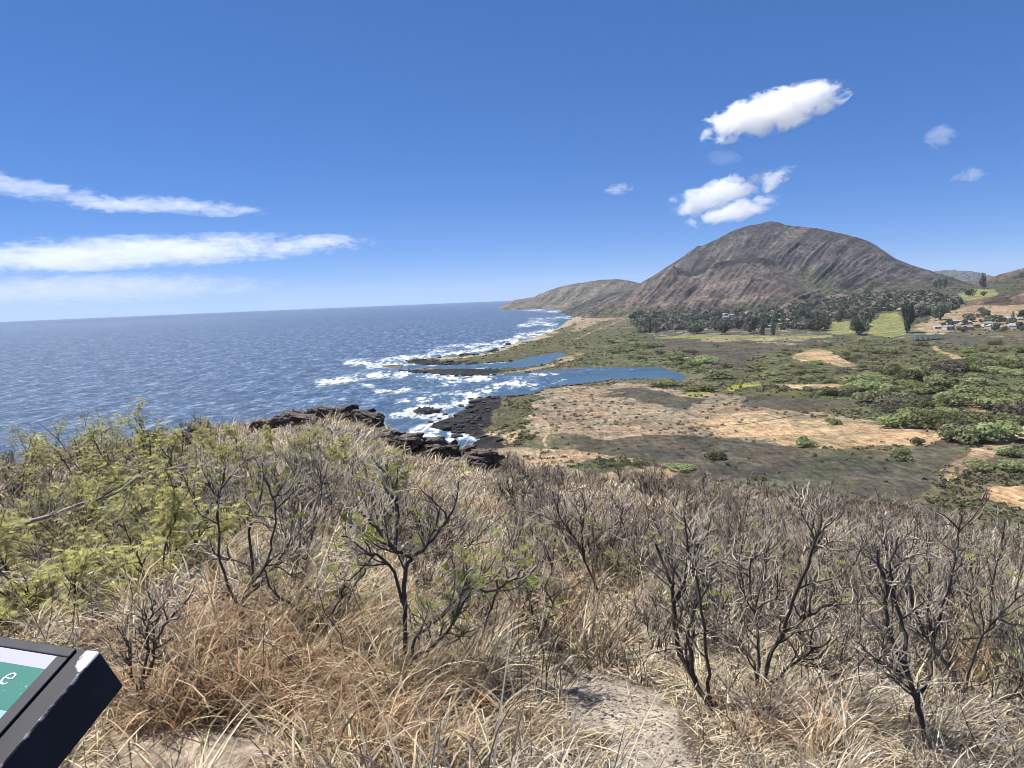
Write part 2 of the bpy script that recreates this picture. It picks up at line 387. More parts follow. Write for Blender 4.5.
def land_material():
    m, nt, b = new_mat('coastal_land'); v = pos(nt)
    c = attr(nt, 'col'); fol = attr(nt, 'fol', 'Fac')
    n1 = noise(nt, v, 0.16, 6, 0.7); n2 = noise(nt, v, 0.03, 5, 0.6)
    sp = ramp(nt, noise(nt, v, 0.22, 3, 0.6), [(0.50, 0.0), (0.60, 1.0)])
    c = mix(nt, math_(nt, 'MULTIPLY', sp, math_(nt, 'MULTIPLY', fol, 0.75)), c, (0.055, 0.052, 0.032))
    c = mix(nt, 0.85, c, ramp(nt, n1, [(0.34, 0.5), (0.66, 1.45)]), 'MULTIPLY')
    c = mix(nt, 0.85, c, ramp(nt, n2, [(0.36, (0.62, 0.64, 0.64)), (0.64, (1.28, 1.25, 1.2))]), 'MULTIPLY')
    n3 = noise(nt, v, 0.6, 4, 0.7); c = mix(nt, 0.6, c, ramp(nt, n3, [(0.36, 0.6), (0.64, 1.35)]), 'MULTIPLY')
    mq = N(nt, 'ShaderNodeMapping'); nt.links.new(v, mq.inputs[0]); mq.inputs['Scale'].default_value = (1.0, 0.22, 1.0)
    n4 = noise(nt, mq.outputs[0], 0.30, 5, 0.75); c = mix(nt, 0.9, c, ramp(nt, n4, [(0.36, 0.52), (0.5, 1.0), (0.66, 1.4)]), 'MULTIPLY')
    n5 = noise(nt, v, 0.02, 4, 0.6); c = mix(nt, 0.8, c, ramp(nt, n5, [(0.4, (1.08, 0.98, 0.90)), (0.6, (0.92, 1.03, 1.0))]), 'MULTIPLY')
    nt.links.new(c, b.inputs['Base Color']); b.inputs['Roughness'].default_value = 0.95
    b.inputs['Specular IOR Level'].default_value = 0.1
    bump(nt, n1, 0.6, 2.0, b)
    return m
MAT['land'] = land_material()

def build_plain():
    nc, nr = 950, 560
    az = np.linspace(math.radians(-42), math.radians(44), nc)
    D = 1.0 / np.linspace(1 / 300.0, 1 / 7500.0, nr)
    A, DD = np.meshgrid(az, D)
    x = (DD * np.sin(A)).ravel(); y = (DD * np.cos(A)).ravel(); z = plain_z(x, y)
    c, fol = cover_colors(x, y, z)
    me = make_mesh('coastal_plain', np.stack([x, y, z], -1), grid_faces(nr, nc), mat=MAT['land'], smooth=True, cols=c, attrs={'fol': fol})
    tag(link('ground', me), kind='structure')
build_plain()

# ------------------------------------------------------------------ sea
FOAM = [([(322, 383), (345, 379), (364, 376), (388, 374), (410, 374), (432, 376), (463, 378), (490, 377)], 2.6, 1.0),
        ([(350, 363), (374, 363), (395, 361), (404, 359)], 2.6, 1.0), ([(370, 366), (385, 364), (402, 363)], 2.2, 1.0),
        ([(429, 350.5), (450, 347), (467, 346), (494, 344), (510, 339)], 1.3, 0.9), ([(415, 358), (440, 354.5), (467, 352), (490, 348)], 1.8, 1.0),
        ([(494, 346), (512, 342), (521, 336), (540, 333), (550, 331)], 1.9, 1.0), ([(520, 326), (540, 323), (556, 325)], 1.3, 0.9),
        ([(530, 320), (548, 319), (570, 317)], 0.9, 0.8), ([(500, 308.5), (530, 309.6), (560, 312.2), (598, 315.5)], 0.8, 0.9),
        ([(376, 392.5), (392, 391), (409, 388.5)], 1.7, 1.0), ([(422, 399), (450, 396), (477, 393.5), (495, 390), (511, 387)], 2.5, 1.0),
        ([(470, 393), (490, 388), (508, 384)], 2.0, 0.8), ([(508, 384.5), (520, 383.5), (533, 386)], 2.2, 1.0), ([(532, 375), (556, 374)], 1.3, 0.9), ([(553, 382), (566, 380)], 1.0, .8),
        ([(430, 386), (445, 384), (460, 383)], 1.3, 0.9), ([(398, 403), (408, 401)], 1.6, 0.9), ([(396, 416), (402, 411), (420, 407), (443, 406.5)], 2.2, 1.0),
        ([(440, 408), (458, 404), (474, 401), (480, 399)], 2.4, 1.0), ([(400, 416), (425, 416.5), (445, 415)], 1.8, 1.0),
        ([(410, 436), (420, 430), (436, 424), (452, 420), (477, 417)], 2.6, 1.0), ([(440, 433), (456, 434), (484, 438)], 2.4, 1.0), ([(400, 440), (425, 436), (450, 440)], 3.5, .9),
        ([(360, 384), (372, 386)], 1.2, .7), ([(340, 399), (360, 397)], 1.0, .6), ([(470, 380), (500, 378), (530, 377)], 1.2, .55)]
def sea_material():
    m, nt, b = new_mat('sea_water'); v = pos(nt)
    mp = N(nt, 'ShaderNodeMapping'); nt.links.new(v, mp.inputs[0]); mp.inputs['Rotation'].default_value = (0, 0, math.radians(-25)); mp.inputs['Scale'].default_value = (0.55, 1.0, 1.0)
    w = mp.outputs[0]
    big = noise(nt, w, 0.028, 6, 0.7); mid = noise(nt, w, 0.13, 5, 0.65); fin = noise(nt, w, 0.5, 3, 0.6)
    foam = attr(nt, 'foam', 'Fac'); mp4 = N(nt, 'ShaderNodeMapping'); nt.links.new(v, mp4.inputs[0]); mp4.inputs['Scale'].default_value = (1.0, 0.3, 1.0)
    fn = noise(nt, mp4.outputs[0], 0.16, 6, 0.72); fb = noise(nt, mp4.outputs[0], 0.035, 4, 0.6)
    fm = math_(nt, 'MULTIPLY', foam, math_(nt, 'ADD', math_(nt, 'MULTIPLY', math_(nt, 'SUBTRACT', fn, 0.5), 5.5), math_(nt, 'ADD', math_(nt, 'MULTIPLY', math_(nt, 'SUBTRACT', fb, 0.5), 4.5), 0.55)))
    fm = ramp(nt, fm, [(0.16, 0.0), (0.45, 0.28), (0.75, 0.72), (1.0, 0.95)])
    cap = ramp(nt, math_(nt, 'ADD', math_(nt, 'MULTIPLY', mid, 0.75), math_(nt, 'MULTIPLY', big, 0.30)), [(0.665, 0.0), (0.69, 0.9)])
    cap2 = ramp(nt, noise(nt, w, 0.045, 6, 0.72), [(0.715, 0.0), (0.74, 0.95)])
    mp2 = N(nt, 'ShaderNodeMapping'); nt.links.new(v, mp2.inputs[0]); mp2.inputs['Rotation'].default_value = (0, 0, math.radians(-17)); mp2.inputs['Scale'].default_value = (1.0, 0.45, 1.0)
    mp3 = N(nt, 'ShaderNodeMapping'); nt.links.new(v, mp3.inputs[0]); mp3.inputs['Rotation'].default_value = (0, 0, math.radians(-17)); mp3.inputs['Scale'].default_value = (1.0, 0.30, 1.0)
    grp = math_(nt, 'ADD', math_(nt, 'MULTIPLY', noise(nt, mp2.outputs[0], 0.13, 4, 0.75), 0.58), math_(nt, 'MULTIPLY', noise(nt, mp3.outputs[0], 0.05, 4, 0.78), 0.5))
    chop_glint = ramp(nt, grp, [(0.49, 0.0), (0.57, 0.22), (0.66, 1.0)])  # sun sparkle on the waves, painted as pale flecks in the water colour
    white = math_(nt, 'MAXIMUM', fm, math_(nt, 'MAXIMUM', cap, cap2))
    deep = ramp(nt, math_(nt, 'MULTIPLY', math_(nt, 'ADD', big, mid), 0.5), [(0.38, (0.004, 0.016, 0.045)), (0.62, (0.030, 0.085, 0.165))])  # deep water colour, with darker wave faces painted in by noise
    shallow_sheen = attr(nt, 'shal_sheen', 'Fac')
    deep = mix(nt, shallow_sheen, deep, (0.05, 0.11, 0.17))
    c = mix(nt, math_(nt, 'MULTIPLY', chop_glint, math_(nt, 'SUBTRACT', 0.8, math_(nt, 'MULTIPLY', shallow_sheen, 1.6), True)), deep, (0.30, 0.38, 0.52)); c = mix(nt, white, c, (0.82, 0.85, 0.87))
    nt.links.new(c, b.inputs['Base Color'])
    nt.links.new(math_(nt, 'ADD', math_(nt, 'MULTIPLY', white, 0.5), 0.36), b.inputs['Roughness'])
    b.inputs['IOR'].default_value = 1.33; b.inputs['Specular IOR Level'].default_value = 0.4
    hgt = math_(nt, 'ADD', math_(nt, 'MULTIPLY', big, 1.0), math_(nt, 'ADD', math_(nt, 'MULTIPLY', mid, 0.6), math_(nt, 'MULTIPLY', fin, 0.18)))
    bump(nt, hgt, 1.0, 9.0, b)
    return m
def build_sea():
    nc, nr = 800, 420
    az = np.linspace(math.radians(-75), math.radians(42), nc)
    D = np.concatenate([1.0 / np.linspace(1 / 90.0, 1 / 9000.0, nr - 14), np.linspace(9300, 16400, 14)])
    A, DD = np.meshgrid(az, D); x = (DD * np.sin(A)).ravel(); y = (DD * np.cos(A)).ravel()
    px, py = proj(np.stack([x, y, np.zeros_like(x)], -1))
    foam = np.zeros_like(x)
    for pts, wd, amp in FOAM:
        d = seg_dist(px, py * 1.7, [(a, b * 1.7) for a, b in pts]) / (wd * 1.7)
        foam = np.maximum(foam, amp * np.exp(-(d * 0.62) ** 2))
    ds = seg_dist(x, y, SHORE[:40] , False)
    ds2 = seg_dist(x, y, SHORE[48:70], False)
    foam = np.maximum(foam, 0.75 * np.exp(-(ds / 9) ** 2) * sstep(900, 1000, DD.ravel()) * (px < 505))
    foam = np.maximum(foam, 0.8 * np.exp(-(ds2 / 7) ** 2) * (px < 500))
    lag = in_poly(px, py, [(548, 352), (700, 362), (700, 385), (560, 386), (545, 376), (640, 366), (500, 368), (500, 360)])
    shal_sheen = np.where(lag, 0.45, 0.0) + 0.55 * np.exp(-(np.minimum(ds, ds2) / 45)) + 0.45 * foam  # shallow tint, plus the lagoon's sky reflection painted as paler water
    me = make_mesh('sea', np.stack([x, y, np.zeros_like(x)], -1), grid_faces(nr, nc), mat=sea_material(), smooth=True, attrs={'foam': foam, 'shal_sheen': np.clip(shal_sheen, 0, .8)})
    tag(link('sea', me), kind='structure')
build_sea()

# ------------------------------------------------------------------ mountains
def ridge(x): return 1 - np.abs(2 * (x - np.floor(x)) - 1)
def mountain_material(name, rock=1.0):
    m, nt, b = new_mat(name); v = pos(nt)
    c = attr(nt, 'col')
    n1 = noise(nt, v, 0.05, 7, 0.75); n2 = noise(nt, v, 0.012, 5, 0.6)
    c = mix(nt, 0.9, c, ramp(nt, n1, [(0.40, 0.45), (0.60, 1.55)]), 'MULTIPLY')
    c = mix(nt, 0.8, c, ramp(nt, n2, [(0.36, 0.65), (0.64, 1.35)]), 'MULTIPLY')
    nt.links.new(c, b.inputs['Base Color']); b.inputs['Roughness'].default_value = 0.95; b.inputs['Specular IOR Level'].default_value = 0.1
    bump(nt, n1, 1.0, 12.0, b)
    return m
MAT['mount'] = mountain_material('mountain_slope')

def sil_height(table, Dr):
    px = np.array([p[0] for p in table], float); py = np.array([p[1] for p in table], float)
    P = at_dist(px, py, Dr); return np.arctan2(P[:, 0], P[:, 1]), P[:, 2]
def body(az, D, table, Dr, W, amp, cpx, freq, seed, pw=1.25, lean=0.0):
    a, h = sil_height(table, Dr)
    Hh = np.interp(az, a, h, left=-60, right=-60)
    t = (Dr - D) / W; tb = (D - Dr) / (W * 0.9)
    ga = np.linspace(a[0], a[-1], 500); gh = np.interp(ga, a, h); kk = np.hanning(75); kk /= kk.sum()
    gs = np.convolve(np.pad(gh, 37, mode='edge'), kk, mode='valid'); Hs = np.interp(az, ga, gs, left=-60, right=-60)
    kb = sstep(0.02, 0.35, np.abs(np.where(t >= 0, t, tb))); Hh = Hh * (1 - kb) + Hs * kb
    zb = -12.0
    prof = np.where(t >= 0, np.clip(1 - t, 0, 1) ** pw, np.clip(1 - tb, 0, 1) ** 1.1)
    ca = az_of(np.array([float(cpx)]))[0]; cx, cyy = (Dr + 420) * math.sin(ca), (Dr + 420) * math.cos(ca)
    x = D * np.sin(az); y = D * np.cos(az)
    phi = np.arctan2(x - cx, -(y - cyy)); r = np.hypot(x - cx, y - cyy)
    wv = (fbm(x / 160, y / 160, seed, 3) - 0.5) * 0.9
    u = (az - ca) * Dr + 0.40 * (Dr - D) + 60 * (fbm(x / 520, y / 520, seed + 31, 2) - 0.5) + 14 * (fbm(x / 110, y / 110, seed + 33, 3) - 0.5)
    w0 = (Dr - D) / W
    g = 0.45 * vnoise(u / 62, w0 * 1.1 + 7, seed + 1) + 0.35 * vnoise(u / 27, w0 * 2.2 + 3, seed + 2) + 0.20 * vnoise(u / 12, w0 * 4, seed + 4)
    g = 1 - np.abs(2 * g - 1) * 1.9
    msk = 0.35 + 0.9 * sstep(.35, .65, fbm(x / 260, y / 260, seed + 51, 3)); g = 0.5 + (g - 0.5) * msk
    m = sstep(0.0, 0.22, np.abs(np.where(t >= 0, t, tb))) * sstep(0.0, 0.25, prof)
    z = zb + (Hh - zb) * prof + amp * (g - 0.35) * m + amp * 1.6 * (fbm(x / 130, y / 130, seed + 20, 5) - 0.5) * m + 12 * (fbm(x / 45, y / 45, seed + 9, 4) - 0.5) * np.maximum(m, .7 * (prof > .15))
    return z, g, prof
KOKO = [(548, 330), (560, 316), (585, 306), (600, 301), (620, 293), (640, 283.5), (662, 270), (680, 258.5), (694, 248.5), (698, 245.5), (702, 246), (715, 240), (735, 229.5), (748, 225.5), (757, 224),
        (770, 221.5), (779, 222), (785, 224.5), (800, 226.5), (815, 228), (830, 230.5), (850, 235.5), (868, 241), (874, 244), (884, 250), (895, 258), (910, 264.5), (930, 270.5), (950, 277), (965, 282), (990, 290)]
LIP = [(570, 326), (585, 312), (600, 306), (620, 296), (640, 286), (655, 277), (666, 269.5), (673, 265), (678, 268.5), (690, 271.5), (700, 269), (708, 264), (720, 262), (735, 259.5), (750, 257.5), (764, 257.5), (772, 260), (780, 265),
       (792, 272), (805, 279.5), (818, 285), (840, 290), (870, 294), (910, 298)]
def build_koko():
    nc, nr = 620, 280
    az = np.linspace(*az_of(np.array([548.0, 992.0])), nc); D = np.linspace(2650, 4600, nr)
    A, DD = np.meshgrid(az, D); A = A.ravel(); DD = DD.ravel()
    z1, g1, p1 = body(A, DD, KOKO, 3900, 900, 18, 830, 26, 11, 1.15)
    z2, g2, p2 = body(A, DD, LIP, 3330, 560, 14, 830, 26, 57, 1.1)
    z = np.maximum(z1, z2)
    x = DD * np.sin(A); y = DD * np.cos(A)
    c = np.empty((len(x), 3))
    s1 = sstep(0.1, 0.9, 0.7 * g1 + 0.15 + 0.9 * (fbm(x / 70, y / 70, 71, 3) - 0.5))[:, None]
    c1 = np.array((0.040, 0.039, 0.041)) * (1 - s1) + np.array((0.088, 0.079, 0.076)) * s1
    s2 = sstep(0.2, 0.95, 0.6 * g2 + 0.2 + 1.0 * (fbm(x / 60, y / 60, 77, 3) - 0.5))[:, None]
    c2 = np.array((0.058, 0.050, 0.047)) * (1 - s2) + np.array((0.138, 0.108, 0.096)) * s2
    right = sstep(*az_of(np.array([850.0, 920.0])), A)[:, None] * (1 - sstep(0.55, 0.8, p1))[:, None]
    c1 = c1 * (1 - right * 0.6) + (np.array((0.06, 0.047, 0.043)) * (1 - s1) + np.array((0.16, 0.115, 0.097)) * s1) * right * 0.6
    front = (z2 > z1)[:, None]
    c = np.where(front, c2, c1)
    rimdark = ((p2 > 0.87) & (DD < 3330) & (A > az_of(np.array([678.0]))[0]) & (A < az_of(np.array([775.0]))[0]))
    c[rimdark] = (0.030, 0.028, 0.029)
    uu = A * 3600 + 0.40 * (3600 - DD); st = sstep(.60, .74, vnoise(uu / 16, DD / 190, 404)) * sstep(.4, .6, vnoise(uu / 70, DD / 260, 405))
    c = c * (1 - .55 * st[:, None]) + np.array((0.17, 0.145, 0.125)) * .55 * st[:, None]
    bl = (front[:, 0] * sstep(.48, .62, fbm(x / 34, y / 34, 406, 4)) * sstep(95, 45, z))[:, None]
    c = c * (1 - .7 * bl) + np.array((0.20, 0.155, 0.125)) * .7 * bl
    lowv = sstep(70, 25, z - 55 * sstep(*az_of(np.array([770.0, 860.0])), A))[:, None] * sstep(0.35, 0.6, fbm(x / 40, y / 40, 88, 4))[:, None]
    c = c * (1 - lowv) + np.array((0.075, 0.075, 0.045)) * lowv
    pz, py = proj(np.stack([x, y, z], -1))
    gv = (np.exp(-((pz - 812) / 26) ** 2 - ((py - 281) / 9) ** 2) * (fbm(x / 50, y / 50, 5, 3) + 0.25)).clip(0, 1)[:, None]
    c = c * (1 - gv) + np.array((0.085, 0.095, 0.048)) * gv
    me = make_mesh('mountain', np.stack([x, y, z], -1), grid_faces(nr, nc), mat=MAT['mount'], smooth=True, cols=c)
    tag(link('mountain', me), kind='structure')
build_koko()
def build_ridge(name, table, Dr, Wd, amp, cpx, seed, lo, hi, freq=14, pw=1.15, nc=320, nr=110):
    az = np.linspace(*az_of(np.array([float(table[0][0]), float(table[-1][0])])), nc); D = np.linspace(Dr - Wd * 1.02, Dr + Wd * 0.9, nr)
    A, DD = np.meshgrid(az, D); A = A.ravel(); DD = DD.ravel()
    z, g, p = body(A, DD, table, Dr, Wd, amp, cpx, freq, seed, pw)
    x = DD * np.sin(A); y = DD * np.cos(A)
    s = sstep(0.25, 0.75, g + 0.7 * (fbm(x / 90, y / 90, seed + 5, 4) - 0.5))[:, None]
    c = np.array(lo) * (1 - s) + np.array(hi) * s
    me = make_mesh(name, np.stack([x, y, z], -1), grid_faces(nr, nc), mat=MAT['mount'], smooth=True, cols=c)
    return tag(link(name, me), kind='structure')
build_ridge('headland_hill', [(494, 316), (503, 304.2), (508, 302.4), (516, 299.8), (526, 298.2), (534, 297.2), (540, 293.8), (552, 289), (565, 285.5), (585, 282), (600, 279.8), (618, 279), (628, 280.2), (640, 283), (660, 287), (690, 300)],
            6000, 650, 9, 600, 101, (0.080, 0.077, 0.062), (0.14, 0.118, 0.092))
build_ridge('coastal_ridge_hill', [(552, 322), (565, 310), (580, 304), (592, 299), (602, 294.5), (612, 292.5), (625, 291), (640, 290), (660, 293), (690, 302)], 4300, 420, 18, 620, 131, (0.036, 0.035, 0.031), (0.065, 0.056, 0.047))
build_ridge('far_mountains', [(920, 283), (935, 271), (948, 270), (960, 270.5), (972, 271), (982, 274), (992, 278), (1010, 290)], 13000, 1500, 60, 960, 151, (0.05, 0.055, 0.045), (0.09, 0.085, 0.065))
build_ridge('valley_hill', [(960, 285), (980, 281), (992, 277), (1004, 273), (1015, 270), (1024, 268), (1050, 262), (1090, 255), (1150, 256), (1250, 285)], 4200, 900, 30, 1080, 171, (0.05, 0.056, 0.032), (0.12, 0.09, 0.07))
build_ridge('brown_hill', [(925, 318), (945, 313), (958, 306), (968, 302), (980, 298), (995, 296), (1010, 294), (1024, 292), (1060, 288), (1130, 290), (1250, 320)], 2150, 230, 9, 1060, 191, (0.06, 0.048, 0.04), (0.16, 0.11, 0.08))

# ------------------------------------------------------------------ near hillside
PATH_PX = [(548, 672), (575, 668), (610, 676), (640, 690), (680, 720), (720, 768), (740, 800), (590, 800), (600, 745), (575, 720), (560, 700), (545, 685)]
PATH_W = [tuple(hit_near(*p)[:2]) for p in PATH_PX]
BARE_PX = [(560, 498), (585, 490), (640, 498), (660, 510), (640, 540), (600, 560), (575, 540)]
BARE_W = [tuple(hit_near(*p)[:2]) for p in BARE_PX]
ROCKY_PX = [(60, 745), (120, 728), (190, 738), (262, 758), (280, 800), (40, 800)]
ROCKY_W = [tuple(hit_near(*p)[:2]) for p in ROCKY_PX]
def in_path(x, y):
    return in_poly(x, y, PATH_W) | in_poly(x, y, ROCKY_W)
def hill_material():
    m, nt, b = new_mat('dry_soil'); v = pos(nt)
    c = attr(nt, 'col'); n1 = noise(nt, v, 9, 8, 0.7); n2 = noise(nt, v, 60, 5, 0.7); n3 = noise(nt, v, 1.3, 5, 0.6)
    c = mix(nt, 0.85, c, ramp(nt, n1, [(0.3, 0.6), (0.7, 1.35)]), 'MULTIPLY')
    c = mix(nt, 0.85, c, ramp(nt, n2, [(0.3, 0.6), (0.7, 1.35)]), 'MULTIPLY')
    c = mix(nt, 0.7, c, ramp(nt, n3, [(0.3, 0.7), (0.7, 1.25)]), 'MULTIPLY')
    nt.links.new(c, b.inputs['Base Color']); b.inputs['Roughness'].default_value = 0.95; b.inputs['Specular IOR Level'].default_value = 0.1
    bump(nt, math_(nt, 'ADD', n1, math_(nt, 'MULTIPLY', n2, 0.4)), 0.9, 0.03, b)
    return m
def build_hillside():
    nc, nr = 520, 330
    az = np.linspace(math.radians(-80), math.radians(80), nc); D = np.geomspace(0.25, 340, nr)
    A, DD = np.meshgrid(az, D); x = (DD * np.sin(A)).ravel(); y = (DD * np.cos(A)).ravel(); z = near_z(x, y)
    c = np.empty((len(x), 3)); c[:] = (0.120, 0.095, 0.070)
    k = fbm(x * 0.3, y * 0.3, 61, 4)[:, None]; c = c * (0.7 + 0.6 * k)
    jit = (fbm(x * 2.2, y * 2.2, 66, 3) - 0.5) * 0.5
    c[in_poly(x + jit, y + jit, PATH_W)] = (0.36, 0.312, 0.255)
    c[in_poly(x + jit, y + jit, ROCKY_W)] = (0.40, 0.325, 0.235)
    c[in_poly(x + jit * 2, y + jit * 2, BARE_W)] = (0.19, 0.14, 0.115)
    far = (DD.ravel() > 55); 
    s = sstep(0.4, 0.6, fbm(x / 14, y / 14, 44, 4))[:, None]
    c[far] = (np.array((0.10, 0.075, 0.06)) * (1 - s) + np.array((0.20, 0.155, 0.11)) * s)[far]
    me = make_mesh('hillside', np.stack([x, y, z], -1), grid_faces(nr, nc), mat=hill_material(), smooth=True, cols=c)
    tag(link('hillside_ground', me), kind='structure')
build_hillside()

# ------------------------------------------------------------------ dry grass (uncountable)
def blades(base, length, width, azim, lean, droop, col, nseg=4):
    n = len(base); k = nseg + 1
    t = np.linspace(0, 1, k)[None, :]
    ca, sa = np.cos(azim), np.sin(azim)
    th = lean[:, None] + droop[:, None] * t          # angle from vertical along the blade
    step = length[:, None] / nseg
    dz = np.cos(th) * step; dr = np.sin(th) * step
    zz = np.concatenate([np.zeros((n, 1)), np.cumsum(dz[:, :-1], 1)], 1); rr = np.concatenate([np.zeros((n, 1)), np.cumsum(dr[:, :-1], 1)], 1)
    P = np.stack([base[:, 0:1] + rr * ca[:, None], base[:, 1:2] + rr * sa[:, None], base[:, 2:3] + zz], -1)
    tw = np.random.uniform(-1.2, 1.2, n)
    side = np.stack([-np.sin(azim + tw), np.cos(azim + tw), np.zeros(n)], -1)[:, None, :]
    wv = (width[:, None] * (1 - 0.9 * t ** 1.6))[..., None] * 0.5
    L = P - side * wv; Rr = P + side * wv
    V = np.stack([L, Rr], 2).reshape(n, 2 * k, 3)
    idx = np.arange(nseg)[None, :] * 2 + (np.arange(n) * 2 * k)[:, None]
    Fq = np.stack([idx, idx + 1, idx + 3, idx + 2], -1).reshape(-1, 4)
    shade = 1.0 + np.zeros((n, k))
    C = np.repeat((col[:, None, :] * shade[..., None]), 2, axis=1).reshape(-1, 3)
    return V.reshape(-1, 3), Fq, C
STRAW = np.array([(0.82, 0.70, 0.48), (0.74, 0.60, 0.39), (0.60, 0.47, 0.29), (0.87, 0.79, 0.60), (0.38, 0.295, 0.20)])
RUST = np.array([(0.58, 0.42, 0.26), (0.46, 0.31, 0.18), (0.70, 0.56, 0.37), (0.34, 0.22, 0.13)])
GREY = np.array([(0.46, 0.40, 0.33), (0.20, 0.165, 0.13), (0.66, 0.60, 0.51)])
MOUNDS = [(225, 640, 0.55), (270, 700, 0.6), (330, 740, 0.5), (190, 720, 0.45), (480, 620, 0.4), (400, 730, 0.5), (560, 590, .4)]
MOUND_W = [(hit_near(a, b)[:2], r) for a, b, r in MOUNDS]
def build_grass():
    rng = np.random.default_rng(5); np.random.seed(5)
    VV, FF, CC = [], [], []; off = 0
    bands = [(2.5, 5.5, 17, 92, 0.0078, 5), (5.5, 10, 9, 64, 0.0135, 4), (10, 20, 4.4, 44, 0.024, 3), (20, 34, 2.6, 34, 0.040, 3), (34, 64, 1.3, 28, 0.062, 2)]
    for d0, d1, dens, nb, wd, nseg in bands:
        half = math.radians(50 if d0 < 9 else 43); area = half * (d1 ** 2 - d0 ** 2); n = int(area * dens)
        az = rng.uniform(-half, half, n); d = np.sqrt(rng.uniform(d0 ** 2, d1 ** 2, n))
        x = d * np.sin(az); y = d * np.cos(az)
        jit = (fbm(x * 3, y * 3, 66, 3) - 0.5) * 0.5
        keep = ~in_path(x + jit * .4, y + jit * .4) & ~(seg_dist(x, y, PATH_W, True) < 0.17) &  (d < np.interp(az, HAZ, HD) + 6)
        keep &= ~(in_poly(x, y, BARE_W) & (rng.uniform(size=n) < 0.75))
        dn = fbm(x * 0.9, y * 0.9, 15, 3); keep &= rng.uniform(size=n) < sstep(0.18, 0.5, dn) + 0.28
        x, y = x[keep], y[keep]; n = len(x)
        rust = np.zeros(n)
        for (mx, my), r in MOUND_W: rust = np.maximum(rust, np.exp(-((x - mx) ** 2 + (y - my) ** 2) / r ** 2))
        rust = np.clip(rust + 0.9 * sstep(0.62, 0.74, fbm(x * 0.5, y * 0.5, 33, 3)), 0, 1)
        grey = sstep(0.5, 0.72, fbm(x * 0.4 + 9, y * 0.4, 83, 3))
        size = rng.uniform(0.6, 1.3, n) * (0.65 + 0.7 * vnoise(x * 0.6, y * 0.6, 91))
        taz = rng.uniform(-2.6, 1.0, n)
        N_ = n * nb; ti = np.repeat(np.arange(n), nb); Rt = (0.15 + 0.13 * rng.uniform(size=n)) * size * (1 + 0.5 * (d0 > 9))
        q = np.sqrt(rng.uniform(size=N_)); rad = Rt[ti] * q; ra = rng.uniform(0, 2 * np.pi, N_)
        bx = x[ti] + rad * np.cos(ra); by = y[ti] + rad * np.sin(ra)
        dome = (0.20 * size * rng.uniform(.5, 1.3, n))[ti] * (1 - q ** 2) * rng.uniform(.2, 1, N_)
        bz = near_z(bx, by) - 0.02 + dome
        kind = rng.uniform(size=N_); azim = np.where(kind < 0.62, taz[ti] + rng.normal(0, 0.32, N_), ra + rng.normal(0, 0.45, N_))
        ln = rng.uniform(0.16, 0.46, N_) * size[ti] * (1 + 0.012 * d0)
        if d0 < 3: ln *= np.clip(seg_dist(x, y, PATH_W, True) / .5, .45, 1)[ti]
        lean = np.abs(rng.normal(0.30, 0.30, N_)) + q * 0.45; droop = np.abs(rng.normal(1.3, 0.55, N_))
        lay = rng.uniform(size=N_) < 0.10; lean[lay] = rng.uniform(1.05, 1.5, lay.sum()); droop[lay] *= 0.3; bz[lay] += rng.uniform(0, 0.12, lay.sum())
        pal = STRAW[rng.integers(0, 5, N_)]
        isr = rng.uniform(size=N_) < rust[ti]; pal[isr] = RUST[rng.integers(0, 4, isr.sum())]
        isg = (rng.uniform(size=N_) < 0.22 + 0.6 * grey[ti] + (.22 if d0 >= 10 else 0)) & ~isr; pal[isg] = GREY[rng.integers(0, 3, isg.sum())]
        pal = np.clip(pal * rng.uniform(0.45, 1.35, (N_, 1)) * rng.uniform(.8, 1.12, n)[ti][:, None], 0, .88)
        w = wd * rng.uniform(0.6, 1.5, N_)
        V, Fq, C = blades(np.stack([bx, by, bz], -1), ln, w, azim, lean, droop, pal, nseg)
        VV.append(V); FF.append(Fq + off); CC.append(C); off += len(V)
    n = 52000; az = rng.uniform(-half, half, n); d = np.sqrt(rng.uniform(2.3 ** 2, 9 ** 2, n)); x = d * np.sin(az); y = d * np.cos(az)
    k = ~(in_path(x, y) & (rng.uniform(size=n) < .93)); x, y, d = x[k], y[k], d[k]; n = len(x)
    V, Fq, C = blades(np.stack([x, y, near_z(x, y) + rng.uniform(0.002, .03, n)], -1), rng.uniform(.05, .2, n), .005 * d / 3 * rng.uniform(.6, 1.3, n), rng.uniform(0, 6.28, n), rng.uniform(1.25, 1.6, n), rng.normal(0, .25, n), np.concatenate([STRAW, GREY])[rng.integers(0, 8, n)] * rng.uniform(.6, 1.1, (n, 1)), 2)
    VV.append(V); FF.append(Fq + off); CC.append(C); off += len(V)
    me = make_mesh('dry_grass', np.concatenate(VV), np.concatenate(FF), mat=MAT['grass'], cols=np.concatenate(CC))
    tag(link('dry_grass', me), 'straw coloured dry grass tussocks covering the foreground hillside', 'grass', kind='stuff')
build_grass()

